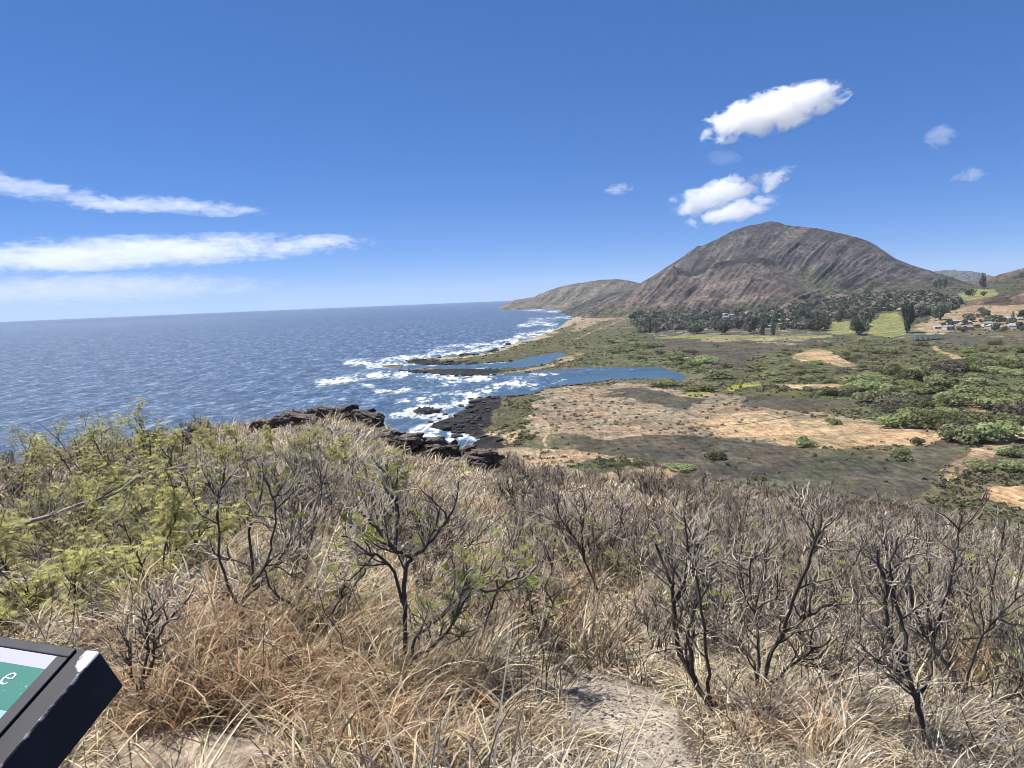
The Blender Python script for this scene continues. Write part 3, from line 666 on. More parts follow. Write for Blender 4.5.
# ------------------------------------------------------------------ shrubs
class Tubes:
    def __init__(self, sides=5): self.V = []; self.F = []; self.n = 0; self.s = sides
    def add(self, pts, r0, r1, sides=None):
        s = sides or self.s; pts = np.asarray(pts, float); k = len(pts)
        if k < 2: return
        T = np.gradient(pts, axis=0); T /= np.linalg.norm(T, axis=1)[:, None] + 1e-9
        ref = np.array([0.31, 0.93, 0.2]); u = np.cross(T, ref); u /= np.linalg.norm(u, axis=1)[:, None] + 1e-9; v = np.cross(T, u)
        r = np.linspace(r0, r1, k)[:, None, None]; a = np.linspace(0, 2 * np.pi, s, endpoint=False)
        rings = pts[:, None, :] + r * (np.cos(a)[None, :, None] * u[:, None, :] + np.sin(a)[None, :, None] * v[:, None, :])
        self.V.append(rings.reshape(-1, 3))
        i = np.arange(k - 1)[:, None] * s + np.arange(s)[None, :]; j = np.arange(k - 1)[:, None] * s + (np.arange(s)[None, :] + 1) % s
        self.F.append(np.stack([i, j, j + s, i + s], -1).reshape(-1, 4) + self.n); self.n += k * s
    def mesh(self, name, mat):
        if not self.V: return None
        return make_mesh(name, np.concatenate(self.V), np.concatenate(self.F), mat=mat, smooth=True)
def wander(rng, p, d, L, n, wob, up):
    pts = [np.array(p, float)]; d = np.array(d, float) / np.linalg.norm(d); s = L / n
    for _ in range(n):
        d = d + rng.normal(0, wob, 3) + np.array([0, 0, up]); d /= np.linalg.norm(d)
        pts.append(pts[-1] + d * s)
    return np.array(pts)
def perp_dir(rng, d, ang):
    d = d / np.linalg.norm(d); q = rng.normal(size=3); q -= d * (q @ d); q /= np.linalg.norm(q)
    return d * math.cos(ang) + q * math.sin(ang)
def leaf_spray(rng, p, d, L, npair, lw, out):
    d = d / np.linalg.norm(d); side = np.cross(d, (0, 0, 1)); side /= np.linalg.norm(side) + 1e-9
    roll = rng.normal(0, 0.6); nrm = np.cross(side, d); side = side * math.cos(roll) + nrm * math.sin(roll)
    t = (np.arange(npair) + 0.6) / npair
    c = p + np.outer(t * L, d) + np.outer(-(t ** 2) * L * 0.25, (0, 0, 1))
    for sg in (-1, 1):
        a = c; tip = c + sg * side * lw + d * lw * 0.35
        w = d * lw * 0.26
        out.append(np.stack([a - w, tip - w * 0.6, tip + w * 0.6, a + w], 1))
def shrub_meshes(rng, stems, height, fine=1.0, leafy=0.0, leafsize=1.0, twig_r=0.0022, leafcol=((0.19, 0.23, 0.05), (0.28, 0.32, 0.08)), depth=3, extra=1.0):
    """stems: list of (points, r0, r1); grows branches on them; returns stems, twigs, foliage meshes"""
    st = Tubes(6); tw = Tubes(3); leaves = []
    def grow(pts, r0, r1, lev):
        L = np.sum(np.linalg.norm(np.diff(pts, axis=0), axis=1))
        (st if lev < 2 else tw).add(pts, r0, max(r1, twig_r * 0.6), 6 if lev == 0 else (4 if lev == 1 else 3))
        if leafy and lev >= 2:
            for _ in range(rng.poisson(leafy * max(L, 0.05) * 26)):
                i = rng.integers(0, len(pts)); dd = rng.normal(size=3); dd[2] = abs(dd[2]) * 0.35
                leaf_spray(rng, pts[i], dd, rng.uniform(0.05, 0.11) * leafsize, 5, 0.020 * leafsize, leaves)
        if lev >= depth: return
        nch = {0: 5, 1: 3.6, 2: 2}[lev] * extra
        for _ in range(int(round(nch * fine * rng.uniform(0.7, 1.3)))):
            f = rng.uniform(0.25, 0.88) if lev == 0 else rng.uniform(0.15, 1.0)
            i = min(int(f * (len(pts) - 1)), len(pts) - 2); q = pts[i] + (pts[i + 1] - pts[i]) * (f * (len(pts) - 1) - i)
            d = perp_dir(rng, pts[i + 1] - pts[i], rng.uniform(0.45, 1.05))
            rr = (r0 + (r1 - r0) * f)
            Lc = {0: 0.34, 1: 0.20, 2: 0.13}[lev] * height * rng.uniform(0.6, 1.3)
            c = wander(rng, q, d, Lc, {0: 6, 1: 5, 2: 3}[lev], {0: .22, 1: .26, 2: .28}[lev], 0.10)
            grow(c, max(rr * 0.62, twig_r * (2.2, 1.5, 1.0)[lev]), max(rr * 0.25, twig_r * 0.7), lev + 1)
    for pts, r0, r1 in stems: grow(np.asarray(pts, float), r0, r1, 0)
    sm = st.mesh('stems', MAT['bark']); tm = tw.mesh('twigs', MAT['twig']); lm = None
    if leaves:
        Q = np.concatenate(leaves); n = len(Q)
        k = rng.uniform(size=(n // 1, 1)); c = np.array(leafcol[0]) * (1 - k) + np.array(leafcol[1]) * k; c *= rng.uniform(0.75, 1.2, (n, 1))
        lm = make_mesh('foliage', Q.reshape(-1, 3), np.arange(n * 4).reshape(n, 4), mat=MAT['leaf'], cols=np.repeat(c, 4, axis=0))
    return sm, tm, lm
def shrub_thing(name, loc, meshes, label, cat, group=None):
    t = empty(name, loc, label, cat, group)
    for nm, me in zip(('stems', 'twigs', 'foliage'), meshes):
        if me: link(nm, me, t)
    return t
def smooth_line(pts, n):
    pts = np.asarray(pts, float); t = np.linspace(0, len(pts) - 1, n); i = np.minimum(t.astype(int), len(pts) - 2); f = t - i
    p0 = pts[np.maximum(i - 1, 0)]; p1 = pts[i]; p2 = pts[i + 1]; p3 = pts[np.minimum(i + 2, len(pts) - 1)]; f = f[:, None]
    return 0.5 * ((2 * p1) + (-p0 + p2) * f + (2 * p0 - 5 * p1 + 4 * p2 - p3) * f ** 2 + (-p0 + 3 * p1 - 3 * p2 + p3) * f ** 3)
HERO = [  # base pixel, stem lines (base first), thickness, leafiness, label
 ((411, 684), [[(411, 688), (406, 650), (405, 574), (409, 558), (392, 547), (378, 529), (361, 512)], [(409, 558), (423, 549), (440, 529), (450, 514)], [(398, 548), (398, 500), (386, 462)],
   [(411, 684), (413, 643), (434, 624), (467, 589), (487, 578)], [(467, 589), (496, 591), (525, 570)], [(405, 600), (390, 560), (365, 545), (340, 530)], [(420, 660), (450, 640), (470, 600)]], 0.021, 0.05,
  'dark forked bare shrub with one upright stem in the middle of the dry grass'),
 ((471, 662), [[(471, 665), (489, 616), (500, 574), (508, 552)], [(456, 668), (452, 620), (463, 588), (470, 560)]], 0.011, 0.10, 'slender shrub with a few green sprays beside the forked bare shrub'),
 ((613, 618), [[(613, 620), (599, 595), (579, 545), (562, 520), (552, 491)], [(572, 533), (555, 520), (537, 512)], [(586, 560), (584, 530), (588, 500)]], 0.018, 0.0, 'dark shrub leaning left above the bare reddish soil'),
 ((640, 590), [[(640, 592), (616, 553), (599, 529), (589, 506)], [(612, 548), (622, 520), (615, 500)], [(630, 575), (640, 540), (660, 500)]], 0.015, 0.0, 'thin leaning shrub just right of the bare reddish soil'),
 ((545, 665), [[(547, 668), (533, 616), (527, 587), (520, 560)], [(540, 640), (552, 610), (556, 590)]], 0.013, 0.03, 'small bare shrub at the head of the gravel path'),
 ((714, 712), [[(714, 715), (697, 682), (677, 645), (674, 595), (668, 575), (655, 545)], [(712, 700), (711, 674), (705, 616), (693, 553), (685, 515)], [(697, 682), (690, 640), (700, 600)], [(674, 600), (690, 570), (700, 540)]], 0.024, 0.0,
  'blackish bare shrub with a bent trunk beside the gravel path'),
 ((752, 702), [[(757, 705), (768, 665), (780, 636), (817, 611), (834, 602)], [(778, 640), (794, 590), (816, 535), (820, 512)], [(747, 698), (743, 657), (714, 632)], [(750, 690), (752, 640), (745, 590), (752, 545)], [(760, 690), (800, 660), (830, 640)]], 0.021, 0.0,
  'wide bare shrub with a pale arm reaching right, right of the bent trunk'),
 ((927, 757), [[(927, 760), (919, 711), (908, 678), (888, 628), (886, 590), (876, 550)], [(908, 678), (892, 667), (871, 659)], [(909, 674), (904, 628), (892, 574), (900, 540)], [(915, 700), (930, 660), (928, 620)]], 0.021, 0.0,
  'single dark straight trunk shrub rising from the straw at lower right'),
 ((966, 712), [[(966, 718), (958, 682), (929, 640), (912, 599), (908, 570)], [(942, 727), (935, 682), (931, 649)], [(966, 698), (983, 636), (1012, 607), (1028, 590)], [(929, 640), (946, 587), (956, 541), (960, 510)], [(966, 722), (1000, 707), (1022, 696)]], 0.021, 0.0,
  'many stemmed dark shrub behind the single straight trunk'),
 ((840, 622), [[(840, 625), (838, 580), (820, 545), (812, 515)], [(838, 590), (860, 550), (872, 520)], [(840, 610), (862, 590), (885, 575)]], 0.016, 0.0, 'bare grey shrub between the wide shrub and the straight trunk'),
 ((242, 636), [[(242, 640), (244, 596), (252, 576), (250, 530), (262, 490)], [(247, 590), (268, 560), (275, 510), (268, 480)], [(244, 610), (225, 570), (219, 506), (225, 470)], [(244, 600), (285, 550), (295, 500)]], 0.020, 0.03,
  'cluster of upright dark stems beside the green leafy shrub'),
 ((322, 640), [[(322, 642), (320, 624), (309, 619), (272, 589), (266, 570)], [(320, 626), (338, 606), (345, 580)], [(322, 640), (345, 610), (360, 575), (370, 540)]], 0.016, 0.06, 'low crooked branch shrub with green tips left of the forked shrub'),
 ((143, 712), [[(139, 715), (146, 660), (149, 626), (156, 600)], [(148, 712), (159, 666), (169, 633), (196, 603)], [(140, 705), (132, 670), (128, 640)], [(146, 680), (155, 650), (150, 615)]], 0.012, 0.0, 'thin blackened stems standing just behind the sign corner'),
 ((1000, 640), [[(1000, 642), (990, 600), (1000, 550), (1005, 520)], [(1000, 630), (1020, 590), (1030, 540)], [(996, 620), (975, 580), (970, 540)]], 0.016, 0.0, 'grey bare shrub at the far right edge above the many stemmed shrub'),
]
def build_heroes():
    for i, (base, lines, r, leafy, label) in enumerate(HERO):
        rng = np.random.default_rng(100 + i); B = hit_near(*base); D = math.hypot(B[0], B[1]); stems = []
        for j, ln in enumerate(lines):
            n = len(ln); px = np.array([p[0] for p in ln], float); py = np.array([p[1] for p in ln], float)
            dd = D + np.cumsum(rng.normal(0, 0.05, n)) * (1 if j else 0.6) if j == 0 else D + np.cumsum(rng.normal(0, 0.10, n))
            P = at_dist(px, py, dd)
            if j > 0:   # join to the nearest point of an earlier stem when it starts on one
                allp = np.concatenate([s[0] for s in stems]); q, w = proj(allp); k = np.argmin((q - px[0]) ** 2 + (w - py[0]) ** 2)
                if (q[k] - px[0]) ** 2 + (w[k] - py[0]) ** 2 < 150: P = P + (allp[k] - P[0])[None, :] * np.linspace(1, 0.6, n)[:, None]
            P = smooth_line(P, 4 * n); P += rng.normal(0, 0.006, P.shape)
            if j == 0 or py[0] > base[1] - 12: P[0, 2] = near_z(P[0, 0], P[0, 1]) - 0.05
            r0 = r * .85 if j == 0 else r * rng.uniform(0.5, 0.7); stems.append((P, r0, r0 * 0.38))
        stems = [(P - B, a, b) for P, a, b in stems]
        h = np.max([P[:, 2].max() for P, _, _ in stems])
        ms = shrub_meshes(rng, stems, h * 0.60, 1.6, leafy * 1.7, 1.0, 0.0030, depth=2 if leafy == 0 else 3, extra=1.0 if leafy == 0 else 0.8)
        shrub_thing('bare_shrub', B.tolist(), ms, label, 'shrub', 'bare shrubs in the near grass')
build_heroes()

def random_stems(rng, n, h, r, spread):
    out = []
    for _ in range(n):
        a = rng.uniform(0, 2 * np.pi); l = abs(rng.normal(spread, spread * 0.4)); d = (math.cos(a) * math.sin(l), math.sin(a) * math.sin(l), math.cos(l))
        out.append((wander(rng, (rng.normal(0, .05), rng.normal(0, .05), -0.06), d, h * rng.uniform(0.7, 1.05), 10, 0.13, 0.03), r * rng.uniform(.6, 1.1), r * 0.3))
    return out
def build_thicket():
    rng = np.random.default_rng(77)
    protos = []
    for k in range(9):
        h = 1.15; leafy = (0, 0, 0.04, 0, 0.08, 0, 0, 0.07, 0)[k]; g = np.random.default_rng(300 + k)
        ms = shrub_meshes(g, random_stems(g, 6 + k % 4, h, 0.0125 if k < 5 else 0.020, 0.5), h * 0.75, 1.35, leafy * 0.8, 1.4, 0.0031 if k < 5 else 0.0058, depth=2 if leafy == 0 else 3, extra=1.1 if leafy == 0 else .75, leafcol= ((0.20, 0.22, 0.075), (0.30, 0.31, 0.13)))
        protos.append(ms)
    def proto_thing(k, loc, label): return shrub_thing('bare_shrub', loc, protos[k], label, 'shrub', 'grey bare shrubs of the hillside thicket')
    L0 = 'grey leafless shrub, one of the many in the dense hillside thicket'; L1 = 'grey thicket shrub with sparse green leaves left on its twigs'
    first = {}; cnt = 0; tries = 0; placed = []
    hb = np.array([hit_near(*h[0])[:2] for h in HERO])
    while cnt < 284 and tries < 9000:
        tries += 1
        d = math.sqrt(rng.uniform(5.2 ** 2, 44 ** 2)) if cnt > 120 else math.sqrt(rng.uniform(4.4 ** 2, 13 ** 2))
        az = rng.uniform(math.radians(-37), math.radians(37)); x, y = d * math.sin(az), d * math.cos(az)
        de = float(np.interp(az, HAZ, HD))
        if d > de + 3: continue
        if in_poly(np.array([x]), np.array([y]), BARE_W)[0] or in_path(np.array([x]), np.array([y]))[0]: continue
        if np.min(np.hypot(hb[:, 0] - x, hb[:, 1] - y)) < 0.42: continue
        px, py = proj(np.array([x, y, near_z(x, y)])); px = float(px); py = float(py)
        if 225 < px < 505 and d > 36: continue
        if px < 250 and py > 600: continue
        if 540 < px < 640 and py > 600: continue
        if px < 330 and rng.uniform() < 0.35: continue
        if placed and min((x - a) ** 2 + (y - b) ** 2 for a, b in placed) < (0.36 if d < 15 else 0.85) ** 2: continue
        placed.append((x, y)); k = int(rng.integers(0, 5)) if d < 13 else int(rng.integers(5, 9)); s = rng.uniform(0.55, 1.05) * (0.85 + 0.010 * d)
        if px > 505 and d > 8: s *= 1.10
        if 372 < px < 505 and d > 10: s *= 0.36
        if 215 < px <= 372 and d > 18: s *= 0.42
        loc = (x, y, float(near_z(x, y))); lab = L1 if k in (2, 4, 7) else L0
        if k not in first: o = first[k] = proto_thing(k, loc, lab)
        else: o = dup(first[k], loc)
        o.rotation_euler = (rng.normal(0, .10), rng.normal(0, .10), rng.uniform(0, 6.28)); wd_ = 1.9 if s < .42 else 1.0; o.scale = (s * wd_, s * wd_, s * rng.uniform(.85, 1.15)); cnt += 1
build_thicket()

def build_brushwood():
    rng = np.random.default_rng(63); VV, FF, CC = [], [], []; off = 0
    for d0, d1, n, r in ((4.0, 8, 6500, .0034), (8, 16, 12000, .0060), (16, 28, 11000, .0098), (28, 62, 13000, .016)):
        az = rng.uniform(math.radians(-38), math.radians(38), n); d = np.sqrt(rng.uniform(d0 ** 2, d1 ** 2, n)); x = d * np.sin(az); y = d * np.cos(az)
        px, py = proj(np.stack([x, y, near_z(x, y)], -1))
        m = sstep(.46, .58, fbm(x * .45, y * .45, 27, 3)) * .95 + .06; m = m * np.where(d < 6, .6, 1)
        m = m * np.where(px > 470, 1.0, np.where((px > 200) & (py < 600), .9, .25))
        k = (rng.uniform(size=n) < m) & ~in_path(x, y) & (d < np.interp(az, HAZ, HD) + 3) & ~(in_poly(x, y, BARE_W) & (rng.uniform(size=n) < .7)); x, y, d, px = x[k], y[k], d[k], px[k]; n = len(x)
        seg = 5; L = rng.uniform(.18, .78, n) * (1 + .010 * d) * np.where((px > 230) & (px < 505) & (d > 12), .55, np.where(px > 505, 1.12, 1)); th = np.abs(rng.normal(0, .55, n)); ph = rng.uniform(0, 6.28, n)
        dirs = np.stack([np.sin(th) * np.cos(ph), np.sin(th) * np.sin(ph), np.cos(th)], -1); P = [np.stack([x, y, near_z(x, y) - .02], -1)]; dd = dirs
        for _ in range(seg):
            dd = dd + rng.normal(0, .24, dd.shape); dd /= np.linalg.norm(dd, axis=1)[:, None]; P.append(P[-1] + dd * (L / seg)[:, None])
        P = np.stack(P, 1); side = np.cross(dirs, rng.normal(size=dirs.shape)); side /= np.linalg.norm(side, axis=1)[:, None]; s2 = np.cross(dirs, side); rr = (r * rng.uniform(.6, 1.5, n))[:, None, None, None] * np.linspace(1, .4, seg + 1)[None, :, None, None]
        a = np.array([0, 2.094, 4.188]); off3 = np.cos(a)[None, :, None] * side[:, None, :] + np.sin(a)[None, :, None] * s2[:, None, :]
        V = P[:, :, None, :] + rr * off3[:, None, :, :]; V = V.reshape(-1, 3); K = (seg + 1) * 3
        q = np.array([(i * 3 + j, i * 3 + (j + 1) % 3, (i + 1) * 3 + (j + 1) % 3, (i + 1) * 3 + j) for i in range(seg) for j in range(3)])
        VV.append(V); FF.append((q[None] + (np.arange(n) * K)[:, None, None]).reshape(-1, 4) + off); off += len(V)
        pal = np.array([(.06, .05, .045), (.085, .07, .06), (.05, .042, .04), (.46, .39, .30), (.28, .225, .17)])[rng.choice(5, n, p=[.26, .20, .18, .19, .17])]; CC.append(np.repeat(pal, K, axis=0))
    me = make_mesh('brushwood', np.concatenate(VV), np.concatenate(FF), mat=MAT['brush'], cols=np.concatenate(CC))
    tag(link('brushwood', me), 'tangle of dead grey and black twigs standing in the dry grass', 'brushwood', kind='stuff')
_m, _nt, _b = new_mat('dead_twigs'); _nt.links.new(attr(_nt, 'col'), _b.inputs['Base Color']); _b.inputs['Roughness'].default_value = .85; MAT['brush'] = _m
build_brushwood()

GREENS = [  # base px, height, spread, leafiness, label
 ((30, 590), 1.25, 0.85, .5, 'feathery yellow green shrub nearest the sign, below the pale branch'),
 ((95, 548), 1.2, 0.9, .5, 'broad feathery green shrub behind the sign, right over the pale crooked branch'),
 ((10, 515), 1.3, 0.8, .35, 'olive leafy shrub at the left frame edge, against the sea'),
 ((165, 500), 1.15, 0.9, .55, 'bright yellow green shrub spreading over the dark upright stems'),
 ((235, 472), 0.95, 0.95, .5, 'low yellow green shrub next to the flat rocky crest'),
 ((85, 478), 1.5, 0.6, .22, 'thin wispy green shrub whose twigs stand up against the sea'),
 ((160, 590), 0.75, 0.9, .5, 'small low green sprig shrub in the shade behind the blackened stems'),
 ((125, 465), 1.25, 0.8, .45, 'pale green shrub against the sea, between the wispy one and the bright yellow green one'),
 ((70, 625), 0.6, 0.9, .5, 'lowest green shrub, just over the top edge of the sign'),
 ((45, 465), 1.5, 0.7, .25, 'grey green twiggy shrub against the sea, left of the wispy one'),
 ((190, 545), 0.8, 0.95, .4, 'green spray shrub left of the cluster of dark upright stems'),
 ((285, 468), 0.75, 0.9, .45, 'low pale green shrub in front of the flat rocky crest'),
 ((335, 470), 0.6, 0.9, .35, 'sparse grey green shrub between the rocky crest and the jagged outcrop'),
 ((205, 458), 1.0, 0.7, .3, 'thin twiggy green shrub against the sea at the left end of the rocky crest'),
 ((125, 520), 1.15, 0.9, .5, 'fullest yellow green shrub in the middle of the left thicket'),
]
def build_greens():
    for i, (b, h, sp, lf, label) in enumerate(GREENS):
        rng = np.random.default_rng(500 + i); B = hit_near(*b)
        ms = shrub_meshes(rng, random_stems(rng, 8, h * (1.55 if b[1] < 525 else 1.3), 0.016, sp), h * 1.0, 1.25, lf * 1.25, 1.0, 0.0036, ((0.42, 0.415, 0.13), (0.60, 0.575, 0.24)))
        t = shrub_thing('leafy_shrub', B.tolist(), ms, label, 'shrub', 'green leafy shrubs at the left')
    rng = np.random.default_rng(555); B = hit_near(-10, 590); D = math.hypot(B[0], B[1])
    ln = [(-10, 590), (-8, 545), (27, 523), (50, 516), (83, 503), (116, 493), (150, 472), (215, 466)]
    P = at_dist(np.array([p[0] for p in ln], float), np.array([p[1] for p in ln], float), D + np.linspace(0, 1.0, len(ln)))
    P[0, 2] -= 0.1; P = smooth_line(P, 30) - B
    st = Tubes(6); st.add(P, 0.035, 0.010)
    for k in range(12):
        i = int(rng.integers(8, 28)); q = wander(rng, P[i], perp_dir(rng, P[i + 1] - P[i], 0.8), rng.uniform(.3, .7), 6, .2, .05); st.add(q, .010, .003, 4)
    t = empty('fallen_branch', B.tolist(), 'long pale crooked branch lying through the green shrubs at left', 'branch'); link('limb', st.mesh('limb', MAT['palebark']), t)
build_greens()

# ------------------------------------------------------------------ rocks
def boulder(seed, sx, sy, sz, sub=4, rough=0.35, strat=0.0):
    bm = bmesh.new(); bmesh.ops.create_icosphere(bm, subdivisions=sub, radius=1.0)
    co = np.array([v.co[:] for v in bm.verts]); n = co / np.linalg.norm(co, axis=1)[:, None]
    e = np.sign(n) * np.abs(n) ** 0.7
    nz = fbm(n[:, 0] * 1.6 + seed * 3.1 + n[:, 2] * 1.3, n[:, 1] * 1.6 + n[:, 2] * 2.1, seed, 5) - 0.5
    nf = fbm(n[:, 0] * 6 + n[:, 2] * 4, n[:, 1] * 6 + n[:, 2] * 5 + seed, seed + 3, 3) - 0.5
    r = 1 + rough * 1.6 * nz + rough * 0.5 * nf
    p = e * r[:, None] * np.array([sx, sy, sz])
    if strat: p[:, 2] += strat * np.sign(np.sin(p[:, 2] * 9 / sz)) * 0.05 * sz
    for v, q in zip(bm.verts, p): v.co = q
    return bm
def join_bms(parts):
    out = bmesh.new()
    for bm, mw in parts:
        me = bpy.data.meshes.new('tmp'); bm.to_mesh(me); bm.free(); me.transform(mw); out.from_mesh(me); bpy.data.meshes.remove(me)
    return out
def outcrop(label, blocks, seed, lift=0.0):
    rng = np.random.default_rng(seed); parts = []; B = None
    for (px, py, wpx, hpx, D) in blocks:
        P = at_dist(np.array(float(px)), np.array(float(py)), float(D)); m = D / F
        if B is None: B = P.copy()
        sx, sz = wpx * m * 0.5, hpx * m * 0.5
        parts.append((boulder(int(rng.integers(1, 9999)), sx, max(sx, sz) * rng.uniform(0.6, 1.0), sz, 4, 0.75, 1.6), Matrix.Translation((P - B).tolist()) @ Matrix.Rotation(rng.normal(0, .25), 4, 'Y') @ Matrix.Rotation(rng.normal(0, .4), 4, 'Z')))
    o = link('rock_outcrop', bm_mesh('rock_outcrop', join_bms(parts), MAT['lava']), None, B.tolist())
    return tag(o, label, 'rock')
rg = np.random.default_rng(31)
b1 = [(x, np.interp(x, [160, 260, 300, 335, 372], [438, 423, 417, 411, 418]) + rg.uniform(-1, 4), rg.uniform(14, 30), rg.uniform(7, 12), 41 + rg.uniform(-3, 3)) for x in np.linspace(258, 374, 18)]
b2 = [(x, np.interp(x, [376, 400, 440, 470, 497], [437, 443, 447, 451, 460]) + rg.uniform(-3, 12), rg.uniform(10, 34), rg.uniform(6, 15), 31 + rg.uniform(-2.5, 2.5)) for x in np.linspace(382, 490, 34)]
outcrop('flat crest of dark lava rock standing against the sea', b1, 71)
outcrop('jagged brown black rock outcrop with cracked layers above the surf', b2, 72)
b3 = [(x, np.interp(x, [500, 560, 640, 700], [486, 494, 500, 500]) + rg.uniform(-3, 3), rg.uniform(8, 22), rg.uniform(4, 8), 37 + rg.uniform(-2, 2)) for x in np.linspace(505, 680, 20)]
outcrop('low broken row of brown rocks along the slope edge above the dark field', b3, 73)
def single_rock(px, py, sx, sy, sz, seed, mat, label, D=None, sink=0.5):
    P = hit_near(px, py) if D is None else at_dist(np.array(float(px)), np.array(float(py)), D)
    bm = boulder(seed, sx, sy, sz, 5, 0.28); o = link('rock', bm_mesh('rock', bm, mat, True), None, (P[0], P[1], P[2] + sz * (0.5 - sink)))
    o.rotation_euler = (0, 0, seed); return tag(o, label, 'rock')
MAT['tanrock'] = plain_material('tan_rock', (0.30, 0.242, 0.175), 0.9, 0.6, 9, 0.9, 0.05, detail=8)
MAT['greyrock'] = plain_material('grey_rock', (0.36, 0.32, 0.28), 0.9, 0.4, 8, 0.8, 0.03, detail=8)
single_rock(150, 778, 0.58, 0.30, 0.11, 3, MAT['tanrock'], 'flat tan boulder at the bottom edge beside the sign', None, 0.6)
single_rock(246, 768, 0.09, 0.07, 0.05, 5, MAT['greyrock'], 'small pale grey stone at the bottom edge, right of the tan boulder')
# pebbles and straw bits on the path (uncountable)
def build_gravel():
    rng = np.random.default_rng(8); n = 5200
    xs = [p[0] for p in PATH_W + ROCKY_W]; ys = [p[1] for p in PATH_W + ROCKY_W]
    x = rng.uniform(min(xs), max(xs), n * 4); y = rng.uniform(min(ys), max(ys), n * 4); k = in_path(x, y); x, y = x[k][:n], y[k][:n]; n = len(x)
    T = np.array([(1, 1, 1), (-1, -1, 1), (-1, 1, -1), (1, -1, -1), (0, 0, 1.5), (0, 1.4, 0)], float); 
    octv = np.array([(1, 0, 0), (-1, 0, 0), (0, 1, 0), (0, -1, 0), (0, 0, .7), (0, 0, -.7)], float)
    of = np.array([(0, 2, 4), (2, 1, 4), (1, 3, 4), (3, 0, 4), (2, 0, 5), (1, 2, 5), (3, 1, 5), (0, 3, 5)])
    s = np.abs(rng.normal(0, 0.0042, n)) + 0.0022; s[rng.uniform(size=n) < 0.008] *= 2.2; a = rng.uniform(0, 6.28, n)
    V = octv[None] * (s[:, None, None] * rng.uniform(0.6, 1.3, (n, 6, 3)))
    c, sn = np.cos(a)[:, None], np.sin(a)[:, None]
    V = np.stack([V[..., 0] * c - V[..., 1] * sn, V[..., 0] * sn + V[..., 1] * c, V[..., 2]], -1)
    V += np.stack([x, y, near_z(x, y) + s * 0.3], -1)[:, None, :]
    Ft = (of[None] + (np.arange(n) * 6)[:, None, None]).reshape(-1, 3)
    col = np.array([(0.40, 0.34, 0.27), (0.48, 0.41, 0.33), (0.32, 0.27, 0.22), (0.58, 0.51, 0.42)])[rng.integers(0, 4, n)]
    me = make_mesh('gravel', V.reshape(-1, 3), Ft=Ft, mat=MAT['grass'], cols=np.repeat(col, 6, axis=0))
    tag(link('gravel', me), 'loose pale gravel on the worn path', 'gravel', kind='stuff')
build_gravel()

def build_shore_rocks():
    rng = np.random.default_rng(17); ms = [bm_mesh('shore_rock', boulder(60 + k, 1, .8, .55, 3, .6), MAT['blacklava']) for k in range(4)]; c = 0; q = []
    spots = [p for p in [(418, 411), (424, 410.5), (430, 410.5), (436, 411), (427, 412.5), (404, 370.5), (415, 371), (425, 372), (440, 373), (452, 374.5), (470, 375), (420, 360.5), (435, 361), (450, 362)]]
    while len(spots) < 90:
        px, py = rng.uniform(425, 508), rng.uniform(396, 440)
        if in_poly(np.array([px]), np.array([py]), ROCKCOAST)[0]: spots.append((px, py))
    for line in ([(403, 361.5), (440, 358.8), (487, 353.6), (512, 345)], [(401, 371.6), (440, 374.6), (466, 376), (500, 374), (540, 371.5)], [(423, 364.6), (470, 364.2), (512, 361)], [(479, 398.2), (505, 397.2), (530, 395), (549, 388), (576, 385), (600, 381)]):
        for _ in range(22):
            i = int(rng.integers(0, len(line) - 1)); f = rng.uniform(); spots.append((line[i][0] * (1 - f) + line[i + 1][0] * f + rng.normal(0, 1.5), line[i][1] * (1 - f) + line[i + 1][1] * f + rng.normal(0, .35)))
    for px, py in spots:
        P = hit_plain(np.array([px]), np.array([py]))[0]; s = rng.uniform(1.6, 4.6) * math.hypot(P[0], P[1]) / 900 * (.8 if py < 399 else 1)
        o = link('shore_rock', ms[int(rng.integers(0, 4))], None, (P[0], P[1], max(P[2], 0) + .1 * s)); o.scale = (s * rng.uniform(.8, 1.6), s, s * rng.uniform(.6, 1.1)); o.rotation_euler = (0, 0, rng.uniform(0, 6.28))
        isl = 413 < px < 441 and py < 413; reef = py < 378.5; rim = py >= 378.5 and px > 476 and py < 399
        tag(o, 'black lava rock of the small islet in the surf' if isl else 'black lava rock along the low spits by the upper inlet' if reef else 'black lava rock along the near bank of the lagoon mouth' if rim else 'black lava rock of the shore shelf below the headland', 'rock', 'lava rocks of the islet' if isl else 'lava rocks of the low spits' if reef else 'lava rocks of the lagoon bank' if rim else 'lava rocks of the shore shelf')
build_shore_rocks()
# prickly pear at the slope edge
def build_cactus():
    B = hit_near(524, 492); t = empty('prickly_pear', B.tolist(), 'small dark prickly pear cactus with round pads at the slope edge', 'cactus')
    m = plain_material('cactus_pad', (0.035, 0.05, 0.025), 0.6, 0.3, 12)
    for (x, z, rx, rz, a) in ((0, .22, .16, .24, 0.1), (-.2, .55, .15, .2, -.5), (.16, .6, .15, .21, .4), (.36, .85, .13, .17, .7), (-.05, .85, .13, .18, -.1))[:3]:
        bm = bmesh.new(); bmesh.ops.create_icosphere(bm, subdivisions=3, radius=1); bmesh.ops.transform(bm, matrix=Matrix.Translation((x, x * .2, z * 1.2)) @ Matrix.Rotation(a, 4, 'Y') @ Matrix.Diagonal((rx * 1.4, .05, rz * 1.4, 1)), verts=bm.verts)
        link('pad', bm_mesh('pad', bm, m, True), t)
    t.scale = (.62, .62, .62)
build_cactus()

